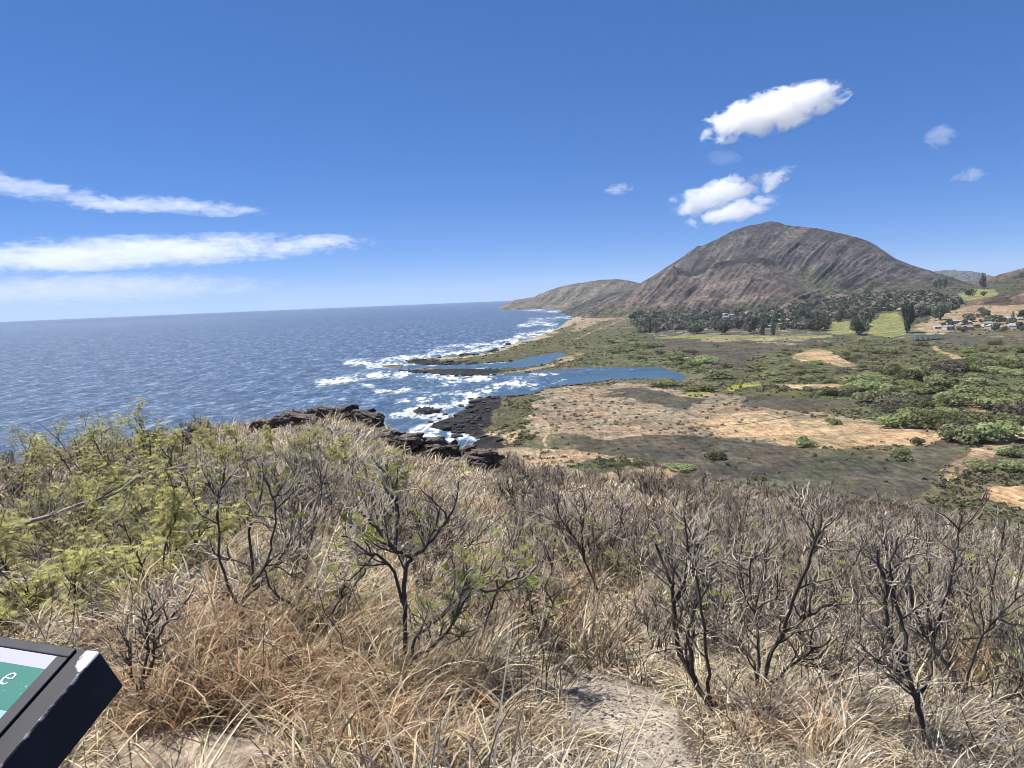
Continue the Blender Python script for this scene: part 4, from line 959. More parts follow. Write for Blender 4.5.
# ------------------------------------------------------------------ vegetation of the plain
def crown_mesh(name, seed, n, shape, leaf, mat):
    """many leaf clump faces through an uneven volume; unit footprint radius 1, height 1"""
    rng = np.random.default_rng(seed); nl = 11; ctr = []
    for _ in range(nl):
        a = rng.uniform(0, 6.28); r = math.sqrt(rng.uniform()) * 0.72
        if shape == 'dome': ctr.append((r * math.cos(a), r * math.sin(a), rng.uniform(0.35, 0.72) * (1 - 0.45 * r), rng.uniform(.24, .42)))
        elif shape == 'round': ctr.append((r * .75 * math.cos(a), r * .75 * math.sin(a), rng.uniform(0.3, 0.78), rng.uniform(.26, .42)))
        elif shape == 'column': z = rng.uniform(.08, .95); ctr.append((.25 * r * math.cos(a), .25 * r * math.sin(a), z, .34 * (1.08 - z) + .05))
        else: z = rng.uniform(.2, .92); ctr.append((.6 * r * math.cos(a), .6 * r * math.sin(a), z, rng.uniform(.2, .36)))
    ctr = np.array(ctr); w = ctr[:, 3] ** 2; k = rng.choice(nl, n, p=w / w.sum()); u = rng.normal(size=(n, 3)); u /= np.linalg.norm(u, axis=1)[:, None]
    rr = ctr[k, 3] * rng.uniform(0.55, 1.08, n) ** 0.6; vs_ = 0.62 if shape in ('dome', 'round') else 1.0
    P = ctr[k, :3] + u * rr[:, None] * np.array([1, 1, vs_]); P[:, 2] = np.abs(P[:, 2]) + .02
    a = u + rng.normal(0, .5, (n, 3)); a /= np.linalg.norm(a, axis=1)[:, None]; b = np.cross(a, rng.normal(size=(n, 3))); b /= np.linalg.norm(b, axis=1)[:, None]; c = np.cross(a, b)
    s = leaf * rng.uniform(.5, 1.3, n)[:, None]
    Q = np.stack([P - b * s - c * s * .6, P + b * s * .4 - c * s, P + b * s + c * s * .6, P - b * s * .5 + c * s], 1)
    return make_mesh(name, Q.reshape(-1, 3), np.arange(n * 4).reshape(n, 4), mat=mat)
def trunk_mesh(name, seed, h, r, spread):
    rng = np.random.default_rng(seed); t = Tubes(5); t.add(wander(rng, (0, 0, -.08), (0, 0, 1), h, 4, .06, .1), r, r * .6)
    for _ in range(4):
        a = rng.uniform(0, 6.28); t.add(wander(rng, (0, 0, h * .4), (math.cos(a) * spread, math.sin(a) * spread, .6), .55, 4, .1, .05), r * .55, r * .2)
    return t.mesh(name, MAT['bark'])
KINDS = {}
def tree_kind(key, shape, n, leaf, mat, nvar, th, tr, sp):
    KINDS[key] = [(crown_mesh('crown', 900 + 37 * i + len(key), n, shape, leaf, mat), trunk_mesh('trunk', 40 + i, th, tr, sp)) for i in range(nvar)]
MAT['dryleaf'] = leaf_material('grey_brown_crown', False, (0.17, 0.145, 0.115), 0.3)
tree_kind('dry', 'dome', 420, 0.05, MAT['dryleaf'], 3, .45, .045, 1.0)
tree_kind('kiawe', 'dome', 950, 0.060, MAT['kiawe'], 6, .45, .045, 1.0)
tree_kind('round', 'round', 480, 0.085, MAT['darkleaf'], 5, .4, .05, .6)
tree_kind('column', 'column', 420, 0.06, MAT['darkleaf'], 3, .9, .03, .15)
tree_kind('tall', 'tall', 420, 0.09, MAT['darkleaf'], 3, .6, .04, .4)
PROTO = {}
def plant(kind, k, P, rx, h, name, label, cat, group, rot):
    key = (kind, k)
    if key not in PROTO:
        t = empty(name, (0, 0, 0), label, cat, group); c, tr = KINDS[kind][k]; link('crown', c, t); link('trunk', tr, t); PROTO[key] = t
    else: t = dup(PROTO[key], (0, 0, 0))
    t.name = name; t.location = P; t.scale = (rx, rx, h); t.rotation_euler = (0, 0, rot); t['label'] = label; t['category'] = cat
    if group: t['group'] = group
    elif 'group' in t: del t['group']
    return t
KIAWE = [(898, 427, 42, 17, 'dome shaped green tree at the right end of the bright sand, left of its twin'), (938, 427, 48, 18, 'wide green tree closing the right end of the bright sand'), (880, 401, 46, 14, 'broad green tree behind the bright sand strip'),
 (838, 395, 34, 11, 'dark green low tree on the sandy line behind the field'), (955, 442, 44, 18, 'large olive tree beside the dark scrub at the end of the sand'), (982, 428, 46, 16, 'broad olive tree uphill of the end of the sand'),
 (806, 446, 24, 11, 'lone green bush on the lower edge of the bright sand'), (832, 424, 17, 8, 'small lone bush in the middle of the bright sand'), (900, 459, 27, 12, 'solitary green tree on the dark field below the sand'), (919, 445, 15, 9, 'small parasol shaped tree casting shade at the sand tip'),
 (717, 459, 24, 10, 'olive bush at the left end of the dark field'), (980, 470, 30, 12, 'green bush beside the winding sandy track'), (1008, 456, 26, 11, 'green bush right of the winding sandy track'), (678, 470, 34, 9, 'low olive bush just beyond the bare thicket'),
 (677, 360, 32, 9, 'dark green mangrove clump at the far end of the lagoon'), (700, 364, 36, 10, 'dark green clump right of the lagoon end'), (718, 379, 30, 11, 'rounded dark green bush nearest the lagoon tip'), (661, 386, 36, 8, 'low green bush on the lagoon near bank'),
 (700, 391, 40, 8, 'olive green low bush between lagoon and tan field'), (644, 347, 36, 8, 'green thicket bush behind the far bank of the lagoon'), (620, 351, 30, 6, 'pale green bush at the small pond'), (1016, 470, 30, 11, 'green bush at the right frame edge by the track'), (760, 480, 18, 7, 'small olive bush showing over the thicket'),
 (615, 466, 20, 6, 'small green bush in the brown strip below the dark field'), (640, 466, 26, 7, 'green bush in the brown strip, right of the smaller one')]
def build_plain_trees():
    rng = np.random.default_rng(12); used = []
    for i, (px, py, w, h, lab) in enumerate(KIAWE):
        P = hit_plain(np.array([px]), np.array([py]))[0]; D = math.hypot(P[0], P[1]); m = D / F
        plant('kiawe', i % 6, (P[0], P[1], P[2] - .2), w * m * .5, h * m, 'kiawe_tree', lab, 'tree', 'green trees of the coastal plain', rng.uniform(0, 6.28)); used.append((px, py))
    regs = [([(850, 378), (920, 366), (1000, 362), (1060, 358), (1060, 440), (960, 440), (890, 415)], 66, (24, 56), .31, 'green tree in the dense grove covering the right of the plain'),
            ([(770, 352), (840, 340), (930, 342), (1060, 347), (1060, 366), (920, 372), (850, 380), (830, 400), (770, 390), (735, 375)], 115, (8, 20), .36, 'low olive bush on the scrubland before the lawns'),
            ([(600, 345), (640, 337), (660, 344), (700, 354), (735, 368), (700, 374), (660, 362), (610, 360)], 26, (12, 24), .33, 'green waterside bush beyond the lagoon')]
    for poly, n, (w0, w1), asp, lab in regs:
        xs = [p[0] for p in poly]; ys = [p[1] for p in poly]; c = 0; tr = 0; q = []
        while c < n and tr < 9000:
            tr += 1; px, py = rng.uniform(min(xs), max(xs)), rng.uniform(min(ys), max(ys))
            if not in_poly(np.array([px]), np.array([py]), poly)[0]: continue
            w = rng.uniform(w0, w1) * np.interp(py, [345, 440], [.75, 1.15])
            if q and min(((px - a) / 1.0) ** 2 + ((py - b) * 2.6) ** 2 for a, b in q) < (w * .42) ** 2: continue
            if any(in_poly(np.array([px]), np.array([py]), pl)[0] for cc, _, pl in COVER if cc in (SAND, LAWN)): continue
            q.append((px, py)); c += 1
            P = hit_plain(np.array([px]), np.array([py]))[0]; m = math.hypot(P[0], P[1]) / F
            dry = rng.uniform() < .2
            plant('dry' if dry else 'kiawe', int(rng.integers(0, 3 if dry else 6)), (P[0], P[1], P[2] - .2), w * m * .5, w * asp * m * rng.uniform(.8, 1.2), 'kiawe_tree', 'grey brown half bare bush among the green trees of the plain' if dry else lab, 'tree', 'green trees of the coastal plain', rng.uniform(0, 6.28))
build_plain_trees()
FAR = [('column', 644, 332, 5, 12, 'leftmost dark cypress of the short row before the settlement'), ('column', 650, 333, 5, 13, 'middle dark cypress of the short row before the settlement'), ('column', 656, 333, 5, 12, 'right cypress of the short row before the settlement'),
 ('column', 762, 335, 8, 17, 'dark cypress left of the tallest cypress'), ('column', 773, 335, 7, 20, 'tallest dark cypress by the pale lawn strip'), ('tall', 750, 333, 16, 15, 'bushy grey green tree left of the dark cypress pair'),
 ('round', 859, 335, 23, 17, 'big rounded dark tree on the lawn left of the golf fairway'), ('tall', 908, 333, 15, 24, 'tall dense dark tree at the right edge of the golf fairway'), ('round', 941, 320, 19, 15, 'dark double crowned tree right of the fairway road'),
 ('column', 870, 323, 4, 10, 'narrow cypress behind the rounded lawn tree'), ('column', 865, 322, 4, 9, 'shorter narrow cypress behind the rounded lawn tree'),
 ('tall', 930, 289, 5, 9, 'first pine of the ridge row below the mountain'), ('tall', 935, 289, 5, 8, 'second pine of the ridge row below the mountain'), ('tall', 940, 289, 5, 9, 'third pine of the ridge row below the mountain'), ('tall', 945, 289, 4, 8, 'last pine of the ridge row below the mountain'),
 ('tall', 983, 289, 7, 12, 'lone tall tree on the skyline saddle'), ('column', 1013, 320, 4, 8, 'lone conical tree on the tan ground at right'), ('round', 970, 297, 10, 8, 'rounded tree on the upper lawn'), ('round', 984, 296, 7, 4, 'small dark tree on the upper lawn, right of the rounded one'), ('round', 992, 324, 20, 8, 'spreading tree above the tan car park'),
 ('round', 818, 331, 24, 14, 'bushy tree left of the lawn'), ('tall', 838, 322, 10, 8, 'dark tree behind the left lawn'), ('round', 697, 334, 26, 10, 'spreading grey green tree at the edge of the lawn strip'), ('round', 725, 334, 20, 12, 'dark tree among the houses behind the lawn strip'), ('round', 712, 320, 20, 9, 'dark tree left of the settlement houses')]
def build_far_trees():
    rng = np.random.default_rng(21)
    for i, (kind, px, py, w, h, lab) in enumerate(FAR):
        P = hit_plain(np.array([float(px)]), np.array([float(py)]))[0]; m = math.hypot(P[0], P[1]) / F
        nv = len(KINDS[kind]); sx = w * m * .5 * (1.9 if kind == 'column' else 1.25 if kind == 'tall' else 1.0)
        plant(kind, i % nv, (P[0], P[1], P[2] - .3), sx, h * m, 'cypress_tree' if kind == 'column' else 'broadleaf_tree', lab, 'tree', 'dark trees round the lawns and houses', rng.uniform(0, 6.28))
    poly = [(640, 333), (640, 316), (660, 306), (760, 304), (860, 300), (935, 300), (958, 308), (925, 318), (905, 312), (880, 312), (866, 320), (830, 320), (822, 331), (760, 331), (690, 332)]
    c = 0; q = []
    for tr in range(9000):
        if c >= 185: break
        px, py = rng.uniform(638, 960), rng.uniform(299, 334)
        if not in_poly(np.array([px]), np.array([py]), poly)[0]: continue
        w = rng.uniform(6, 12) * np.interp(py, [300, 333], [.65, 1.15])
        if rng.uniform() < .8 and in_poly(np.array([px]), np.array([py]), [(715, 318), (740, 310), (790, 309), (806, 316), (800, 329), (765, 332), (722, 326)])[0]: continue
        if q and min((px - a) ** 2 + ((py - b) * 2.5) ** 2 for a, b in q) < (w * .45) ** 2: continue
        q.append((px, py)); c += 1; P = hit_plain(np.array([px]), np.array([py]))[0]; m = math.hypot(P[0], P[1]) / F; kind = 'round' if rng.uniform() < .75 else 'tall'
        plant(kind, int(rng.integers(0, len(KINDS[kind]))), (P[0], P[1], P[2] - .3), w * m * .5, w * m * rng.uniform(.5, .8) * (1 if kind == 'round' else 1.2), 'broadleaf_tree', 'dark broadleaf tree in the belt round the houses below the mountain', 'tree', 'dark trees round the lawns and houses', rng.uniform(0, 6.28))
build_far_trees()

def build_woodland():
    rng = np.random.default_rng(71); poly = [(632, 318), (645, 306), (700, 302), (760, 300), (860, 297), (930, 296), (960, 303), (950, 312), (915, 318), (905, 311), (880, 311), (866, 319), (830, 319), (822, 330), (760, 329), (690, 329), (640, 333)]
    px = rng.uniform(630, 962, 3000); py = rng.uniform(296, 334, 3000); k = in_poly(px, py, poly) & ~(in_poly(px, py, [(715, 318), (740, 310), (790, 309), (806, 316), (800, 329), (765, 332), (722, 326)]) & (rng.uniform(size=3000) < .75)) & ~(in_poly(px, py, [(665, 322), (680, 311), (725, 308), (740, 314), (700, 324)]) & (rng.uniform(size=3000) < .6)); px, py = px[k], py[k]
    P = hit_plain(px, py); D = np.hypot(P[:, 0], P[:, 1]); n = len(P); nf = 46; ti = np.repeat(np.arange(n), nf)
    R_ = rng.uniform(2.2, 6.5, n) * D / F; u = rng.normal(size=(n * nf, 3)); u /= np.linalg.norm(u, axis=1)[:, None]; u[:, 2] = np.abs(u[:, 2])
    C = P[ti] + u * (R_[ti] * rng.uniform(.5, 1, n * nf))[:, None] * np.array([1, 1, .8]); C[:, 2] += .15 * R_[ti]
    a = u + rng.normal(0, .5, u.shape); a /= np.linalg.norm(a, axis=1)[:, None]; b = np.cross(a, rng.normal(size=a.shape)); b /= np.linalg.norm(b, axis=1)[:, None]; d = np.cross(a, b); s = (R_[ti] * rng.uniform(.18, .36, n * nf))[:, None]
    Q = np.stack([C - b * s - d * s * .6, C + b * s * .4 - d * s, C + b * s + d * s * .6, C - b * s * .5 + d * s], 1)
    pal = np.array([(0.10, 0.115, 0.075), (0.13, 0.13, 0.09), (0.075, 0.09, 0.06), (0.16, 0.145, 0.11), (0.18, 0.15, 0.13)])[rng.integers(0, 5, n)]
    me = make_mesh('woodland', Q.reshape(-1, 3), np.arange(n * nf * 4).reshape(-1, 4), mat=MAT['scrub'], cols=np.repeat(pal, nf * 4, axis=0))
    tag(link('woodland', me), 'far grey green woodland merging round the houses at the mountain foot', 'woodland', kind='stuff')
build_woodland()
# low scrub that nobody could count
def build_right_trees():
    rng = np.random.default_rng(29)
    for k in range(26):
        px, py = rng.uniform(932, 1026), rng.uniform(303, 333)
        if py < 318 and rng.uniform() < .6: py = rng.uniform(318, 333)
        P = hit_plain(np.array([px]), np.array([py]))[0]; m = math.hypot(P[0], P[1]) / F; w = rng.uniform(6, 15)
        plant('round', int(rng.integers(0, 5)), (P[0], P[1], P[2] - .3), w * m * .5, w * m * rng.uniform(.4, .65), 'broadleaf_tree', 'dark tree between the buildings on the tan ground at far right', 'tree', 'dark trees on the tan ground at far right', rng.uniform(0, 6.28))
build_right_trees()
def build_scrub():
    rng = np.random.default_rng(9); n0 = 60000
    az = rng.uniform(math.radians(-8), math.radians(36), n0); D = 1 / rng.uniform(1 / 3300, 1 / 340, n0)
    x = D * np.sin(az); y = D * np.cos(az); z = plain_z(x, y); c, fol = cover_colors(x, y, z)
    pf = fbm(x / 40, y / 40, 19, 3)
    keep = (z > 0.6) & (rng.uniform(size=n0) < np.where(fol == 0.16, 0.07, fol) * sstep(.3, .6, pf) * 1.1)
    x, y, z, c, D = x[keep], y[keep], z[keep], c[keep], D[keep]; n = len(x)
    nf = 12; ti = np.repeat(np.arange(n), nf); R_ = rng.uniform(0.6, 1.9, n) * (0.7 + D / 1500)
    u = rng.normal(size=(n * nf, 3)); u /= np.linalg.norm(u, axis=1)[:, None]; u[:, 2] = np.abs(u[:, 2])
    P = np.stack([x, y, z], -1)[ti] + u * (R_[ti] * rng.uniform(.6, 1, n * nf))[:, None] * np.array([1, 1, .6])
    a = u + rng.normal(0, .5, u.shape); a /= np.linalg.norm(a, axis=1)[:, None]; b = np.cross(a, rng.normal(size=a.shape)); b /= np.linalg.norm(b, axis=1)[:, None]; d = np.cross(a, b); s = (R_[ti] * rng.uniform(.25, .5, n * nf))[:, None]
    Q = np.stack([P - b * s - d * s * .6, P + b * s * .4 - d * s, P + b * s + d * s * .6, P - b * s * .5 + d * s], 1)
    pal = np.array([(0.062, 0.068, 0.032), (0.085, 0.085, 0.045), (0.075, 0.062, 0.05), (0.05, 0.06, 0.025), (0.10, 0.085, 0.065)])[rng.integers(0, 5, n)]
    pal = .6 * pal * 2.0 + .5 * c
    me = make_mesh('scrub', Q.reshape(-1, 3), np.arange(n * nf * 4).reshape(-1, 4), mat=MAT['scrub'], cols=np.repeat(pal, nf * 4, axis=0))
    tag(link('scrub', me), 'low olive and brown scrub scattered over the coastal plain', 'scrub', kind='stuff')
build_scrub()

# ------------------------------------------------------------------ buildings
def house_meshes(w, d, h, rh, wall, roof, glass):
    bm = bmesh.new(); bmesh.ops.create_cube(bm, size=1); bmesh.ops.transform(bm, matrix=Matrix.Translation((0, 0, h / 2)) @ Matrix.Diagonal((w, d, h, 1)), verts=bm.verts); wm = bm_mesh('wall', bm, wall)
    bm = bmesh.new(); o = .5; A = [bm.verts.new(p) for p in ((-w / 2 - o, -d / 2 - o, h + .02), (w / 2 + o, -d / 2 - o, h + .02), (w / 2 + o, d / 2 + o, h + .02), (-w / 2 - o, d / 2 + o, h + .02), (-w / 2 + d * .3, 0, h + rh), (w / 2 - d * .3, 0, h + rh))]
    for f in ((0, 1, 5, 4), (1, 2, 5), (2, 3, 4, 5), (3, 0, 4), (3, 2, 1, 0)): bm.faces.new([A[k] for k in f])
    rm = bm_mesh('roof', bm, roof); wins = []
    for x in (-w * .28, w * .22):
        bm = bmesh.new(); bmesh.ops.create_cube(bm, size=1); bmesh.ops.transform(bm, matrix=Matrix.Translation((x, -d / 2 - .03, h * .55)) @ Matrix.Diagonal((w * .18, .1, h * .4, 1)), verts=bm.verts); wins.append(bm_mesh('window', bm, glass))
    return wm, rm, wins
def build_houses():
    rng = np.random.default_rng(44)
    walls = [plain_material('white_wall', (0.34, 0.33, 0.31), .8, .08, 1), plain_material('cream_wall', (0.55, 0.48, 0.38), .8, .08, 1), plain_material('grey_wall', (0.45, 0.45, 0.44), .8, .08, 1)]
    roofs = [plain_material('pale_roof', (0.29, 0.29, 0.29), .7, .1, 1), plain_material('grey_roof', (0.30, 0.31, 0.32), .7, .1, 1), plain_material('brown_roof', (0.24, 0.17, 0.13), .7, .1, 1), plain_material('teal_roof', (0.17, 0.22, 0.22), .7, .1, 1)]
    glass = plain_material('window_glass', (0.04, 0.05, 0.06), .15, .1, 1)
    names = ['pale', 'grey', 'brown', 'teal']; protos = {}
    areas = [([(660, 322), (670, 312), (760, 309), (800, 311), (805, 328), (785, 331), (720, 326), (680, 326)], 58, 'house in the settlement below the mountain', 'houses of the settlement below the mountain'),
             ([(935, 330), (940, 322), (980, 319), (1030, 318), (1030, 330), (980, 331)], 15, 'building on the tan ground at far right', 'buildings on the tan ground at far right'),
             ([(830, 306), (910, 300), (935, 306), (900, 311), (850, 314)], 10, 'house half hidden in trees above the fairway', 'houses in the trees above the fairway')]
    for poly, n, lab, grp in areas:
        c = 0; q = []; xs = [p[0] for p in poly]; ys = [p[1] for p in poly]
        for tr in range(5000):
            if c >= n: break
            px, py = rng.uniform(min(xs), max(xs)), rng.uniform(min(ys), max(ys))
            if not in_poly(np.array([px]), np.array([py]), poly)[0]: continue
            if q and min((px - a) ** 2 + ((py - b) * 3) ** 2 for a, b in q) < 30: continue
            q.append((px, py)); c += 1; P = hit_plain(np.array([px]), np.array([py]))[0]; ri = int(rng.choice(4, p=[.5, .25, .13, .12])); wi = int(rng.integers(0, 3)); k = (ri, wi)
            label = f'{names[ri]} roofed {lab}'
            if k not in protos:
                t = empty('house', P.tolist(), label, 'house', grp); wm, rm, wins = house_meshes(15, 10, 4.6, 2.6, walls[wi], roofs[ri], glass)
                link('wall', wm, t); link('roof', rm, t)
                for wme in wins: link('window', wme, t)
                protos[k] = t
            else: t = dup(protos[k], P.tolist(), label=label); t['group'] = grp
            s = rng.uniform(.7, 1.25); t.scale = (s, s, s); t.rotation_euler = (0, 0, rng.normal(.3, .5)); t.location.z -= .4
    # the long green roofed shelter by the lawn
    P = hit_plain(np.array([928.0]), np.array([340.0]))[0]; t = empty('park_shelter', P.tolist(), 'long low shelter with a dark green roof at the lawn corner', 'shelter')
    gr = plain_material('green_roof', (0.03, 0.075, 0.07), .5, .1, 1); bm = bmesh.new()
    L, Wd, hh = 46.0, 14.0, 5.0; A = [bm.verts.new(p) for p in ((-L / 2, -Wd / 2, hh), (L / 2, -Wd / 2, hh), (L / 2, Wd / 2, hh), (-L / 2, Wd / 2, hh), (-L / 2 + 4, 0, hh + 3.2), (L / 2 - 4, 0, hh + 3.2))]
    for f in ((0, 1, 5, 4), (1, 2, 5), (2, 3, 4, 5), (3, 0, 4), (3, 2, 1, 0)): bm.faces.new([A[k] for k in f])
    link('roof', bm_mesh('roof', bm, gr), t)
    for x in np.linspace(-20, 20, 6):
        for y in (-5.5, 5.5):
            bm = bmesh.new(); bmesh.ops.create_cube(bm, size=1); bmesh.ops.transform(bm, matrix=Matrix.Translation((x, y, hh / 2 - .2)) @ Matrix.Diagonal((.6, .6, hh, 1)), verts=bm.verts); link('post', bm_mesh('post', bm, walls[2]), t)
build_houses()

# ------------------------------------------------------------------ information sign
def build_sign():
    D0 = 1.12
    P0 = at_dist(np.array(100.0), np.array(651.0), D0)
    # width direction w (to the left), slope direction s (towards the reader), normal n: best fit to the three edges seen at the corner
    obs = [np.array([-100.0, -17.0]), np.array([-96.0, 115.0]), np.array([25.0, 35.0])]
    best = None
    for psi in np.radians(np.arange(-90, 91, 1.5)):
        for tau in np.radians(np.arange(2, 80, 1.5)):
            w = np.array([-math.cos(psi), math.sin(psi), 0.0]); back = np.array([-math.sin(psi), -math.cos(psi), 0.0])
            s = back * math.cos(tau) - np.array([0, 0, 1.0]) * math.sin(tau); n = np.cross(w, s)
            if n[2] < 0: n = -n
            e = 0
            for v, o in zip((w, s, -n), obs):
                a = np.array(proj(P0 + v * .05)) - np.array(proj(P0)); a = a / (np.linalg.norm(a) + 1e-9); e += (1 - a @ (o / np.linalg.norm(o)))
            if best is None or e < best[0]: best = (e, w, s, n, psi, tau)
    _, w, s, n, psi, tau = best
    q = np.array(proj(P0 - n * .06)) - np.array(proj(P0)); thick = .06 * 43.0 / np.linalg.norm(q)
    print('SIGN fit', best[0], math.degrees(psi), math.degrees(tau), 'thick', thick)
    Mx = Matrix(((w[0], s[0], n[0], P0[0]), (w[1], s[1], n[1], P0[1]), (w[2], s[2], n[2], P0[2]), (0, 0, 0, 1)))   # local: x to the left, y towards the reader, z out of the panel
    LW, LH, T = 0.95, 0.62, thick
    root = empty('information_sign', P0.tolist(), 'tilted black framed information sign with a teal banner at lower left', 'sign'); root.matrix_world = Mx
    # worn black paint
    m, nt, b = new_mat('worn_black_paint'); v = objco(nt); sp = N(nt, 'ShaderNodeSeparateXYZ'); nt.links.new(v, sp.inputs[0])
    nn = noise(nt, v, 38, 6, .7); edge = math_(nt, 'SUBTRACT', math_(nt, 'ADD', math_(nt, 'MULTIPLY', math_(nt, 'ABSOLUTE', sp.outputs[0]), 1.0), math_(nt, 'MULTIPLY', math_(nt, 'ABSOLUTE', sp.outputs[2]), 1.0)), math_(nt, 'MULTIPLY', math_(nt, 'SUBTRACT', nn, .56), .026))
    worn = ramp(nt, edge, [(0.0, 1.0), (0.0010, 0.0)])
    dx = math_(nt, 'MULTIPLY', sp.outputs[0], 1.0); corner = math_(nt, 'ADD', math_(nt, 'POWER', math_(nt, 'DIVIDE', sp.outputs[0], .024), 2), math_(nt, 'POWER', math_(nt, 'DIVIDE', sp.outputs[1], .034), 2))
    corner = math_(nt, 'ADD', math_(nt, 'ADD', corner, math_(nt, 'MULTIPLY', math_(nt, 'SUBTRACT', noise(nt, v, 60, 5), .5), 1.4)), math_(nt, 'MULTIPLY', math_(nt, 'ABSOLUTE', sp.outputs[2]), 400))
    cw = ramp(nt, corner, [(0.85, 1.0), (1.0, 0.0)])
    wr = math_(nt, 'MAXIMUM', worn, cw)
    base = ramp(nt, noise(nt, v, 14, 6), [(.3, (.022, .023, .028)), (.7, (.034, .035, .042))])
    nt.links.new(mix(nt, wr, base, (.5, .5, .49)), b.inputs['Base Color']); b.inputs['Roughness'].default_value = .62; b.inputs['Specular IOR Level'].default_value = .22; bump(nt, nn, .15, .002, b)
    black = m
    def slab(name, x0, x1, y0, y1, z0, z1, mat, bev=.004, parent=root):
        bm = bmesh.new(); bmesh.ops.create_cube(bm, size=1); bmesh.ops.transform(bm, matrix=Matrix.Translation(((x0 + x1) / 2, (y0 + y1) / 2, (z0 + z1) / 2)) @ Matrix.Diagonal((x1 - x0, y1 - y0, z1 - z0, 1)), verts=bm.verts)
        if bev: bmesh.ops.bevel(bm, geom=bm.edges[:], offset=bev, segments=3, affect='EDGES', profile=.6)
        bmesh.ops.recalc_face_normals(bm, faces=bm.faces); o = link(name, bm_mesh(name, bm, mat), parent); return o
    rw = 0.036
    slab('casing', 0, LW, 0, LH, -T, 0, black, .004)
    rail = plain_material('frame_rail', (.035, .036, .043), .6, .2, 20); rail.node_tree.nodes['Principled BSDF'].inputs['Specular IOR Level'].default_value = .2
    slab('frame_rail', rw, LW - rw, .004, .018, 0.0006, .004, rail, .002)
    slab('frame_rail', rw, rw + .020, .0185, LH - .03, 0.0006, .004, rail, .002)
    slab('frame_rail', LW - rw - .02, LW - rw, .0185, LH - .03, 0.0006, .004, rail, .002)
    slab('frame_rail', rw, LW - rw, LH - .0295, LH - .004, 0.0006, .004, rail, .002)
    # printed panel with a white band, a teal banner and a pale blue field
    pm, nt, b = new_mat('printed_panel'); v = objco(nt); sp = N(nt, 'ShaderNodeSeparateXYZ'); nt.links.new(v, sp.inputs[0])
    cr = ramp(nt, math_(nt, 'MULTIPLY', sp.outputs[1], 1.0), [(0.0, (.36, .36, .41)), (.037, (.030, .155, .128)), (.098, (.24, .36, .46)), (.5, (.28, .38, .46))], 'CONSTANT')
    dirt = ramp(nt, noise(nt, v, 160, 3), [(.68, 0.0), (.75, .35)]); nt.links.new(mix(nt, dirt, cr, (.7, .74, .74)), b.inputs['Base Color']); b.inputs['Roughness'].default_value = .5; b.inputs['Specular IOR Level'].default_value = .12
    slab('panel', rw + .0205, LW - rw - .0205, .0185, LH - .03, 0.0006, .0025, pm, 0)
    return root, Mx, rw
SIGN, SMX, SRW = build_sign()
def sign_letter():
    lm = plain_material('white_print', (.8, .82, .82), .4, .02, 5)
    cu = bpy.data.curves.new('letter', 'FONT'); cu.body = 'e'; cu.size = .042; cu.offset = -.0006; cu.shear = .25; cu.extrude = .0002; o = bpy.data.objects.new('letter_tmp', cu); COL.objects.link(o)
    dg = bpy.context.evaluated_depsgraph_get(); me = bpy.data.meshes.new_from_object(o.evaluated_get(dg)); bpy.data.objects.remove(o)
    me.transform(Matrix(((-1, 0, 0, 0), (0, -1, 0, 0), (0, 0, 1, 0), (0, 0, 0, 1)))); me.materials.clear(); me.materials.append(lm)
    l = link('letter', me, SIGN); l.location = (.113, .070, .0029)
    # posts under the sign, standing on the ground
    post = plain_material('post_metal', (.03, .031, .036), .45, .2, 10); inv = SMX.inverted()
    for fx in (.3, .65):
        p = SMX @ Vector((fx, .30, -.05)); g = float(near_z(p.x, p.y)) - .2
        bm = bmesh.new(); bmesh.ops.create_cube(bm, size=1); bmesh.ops.transform(bm, matrix=inv @ Matrix.Translation((p.x, p.y, (p.z + g) / 2)) @ Matrix.Diagonal((.07, .07, p.z - g, 1)), verts=bm.verts)
        link('post', bm_mesh('post', bm, post), SIGN)
sign_letter()

# ------------------------------------------------------------------ clouds
def cloud_material(name, dens, soft, seed, thr=0.0, stretch=1.5):
    m = bpy.data.materials.new(name); m.use_nodes = True; nt = m.node_tree; nt.nodes.clear(); out = N(nt, 'ShaderNodeOutputMaterial')
    v = objco(nt); ln = N(nt, 'ShaderNodeVectorMath', operation='LENGTH'); nt.links.new(v, ln.inputs[0])
    p = N(nt, 'ShaderNodeVectorMath', operation='ADD'); p.inputs[1].default_value = (seed * 1711.0, seed * 931.0, 0); nt.links.new(pos(nt), p.inputs[0])
    sc = N(nt, 'ShaderNodeVectorMath', operation='MULTIPLY'); sc.inputs[1].default_value = (1, 1, stretch); nt.links.new(p.outputs[0], sc.inputs[0])
    n = noise(nt, sc.outputs[0], 0.0052, 9, 0.70, 0.5); n0 = noise(nt, sc.outputs[0], 0.0014, 2, 0.5)
    e = math_(nt, 'SUBTRACT', math_(nt, 'ADD', math_(nt, 'MULTIPLY', math_(nt, 'SUBTRACT', 1.0, ln.outputs['Value']), 1.1), math_(nt, 'ADD', math_(nt, 'MULTIPLY', math_(nt, 'SUBTRACT', n, .5), 3.4), math_(nt, 'MULTIPLY', math_(nt, 'SUBTRACT', n0, .5), 1.6))), .22 + thr)
    d = ramp(nt, e, [(0.0, 0.0), (soft, 1.0)])
    pv = N(nt, 'ShaderNodeVolumePrincipled'); pv.inputs['Color'].default_value = (1, 1, 1, 1); pv.inputs['Anisotropy'].default_value = .2
    nt.links.new(math_(nt, 'MULTIPLY', d, dens), pv.inputs['Density']); nt.links.new(pv.outputs[0], out.inputs['Volume'])
    return m
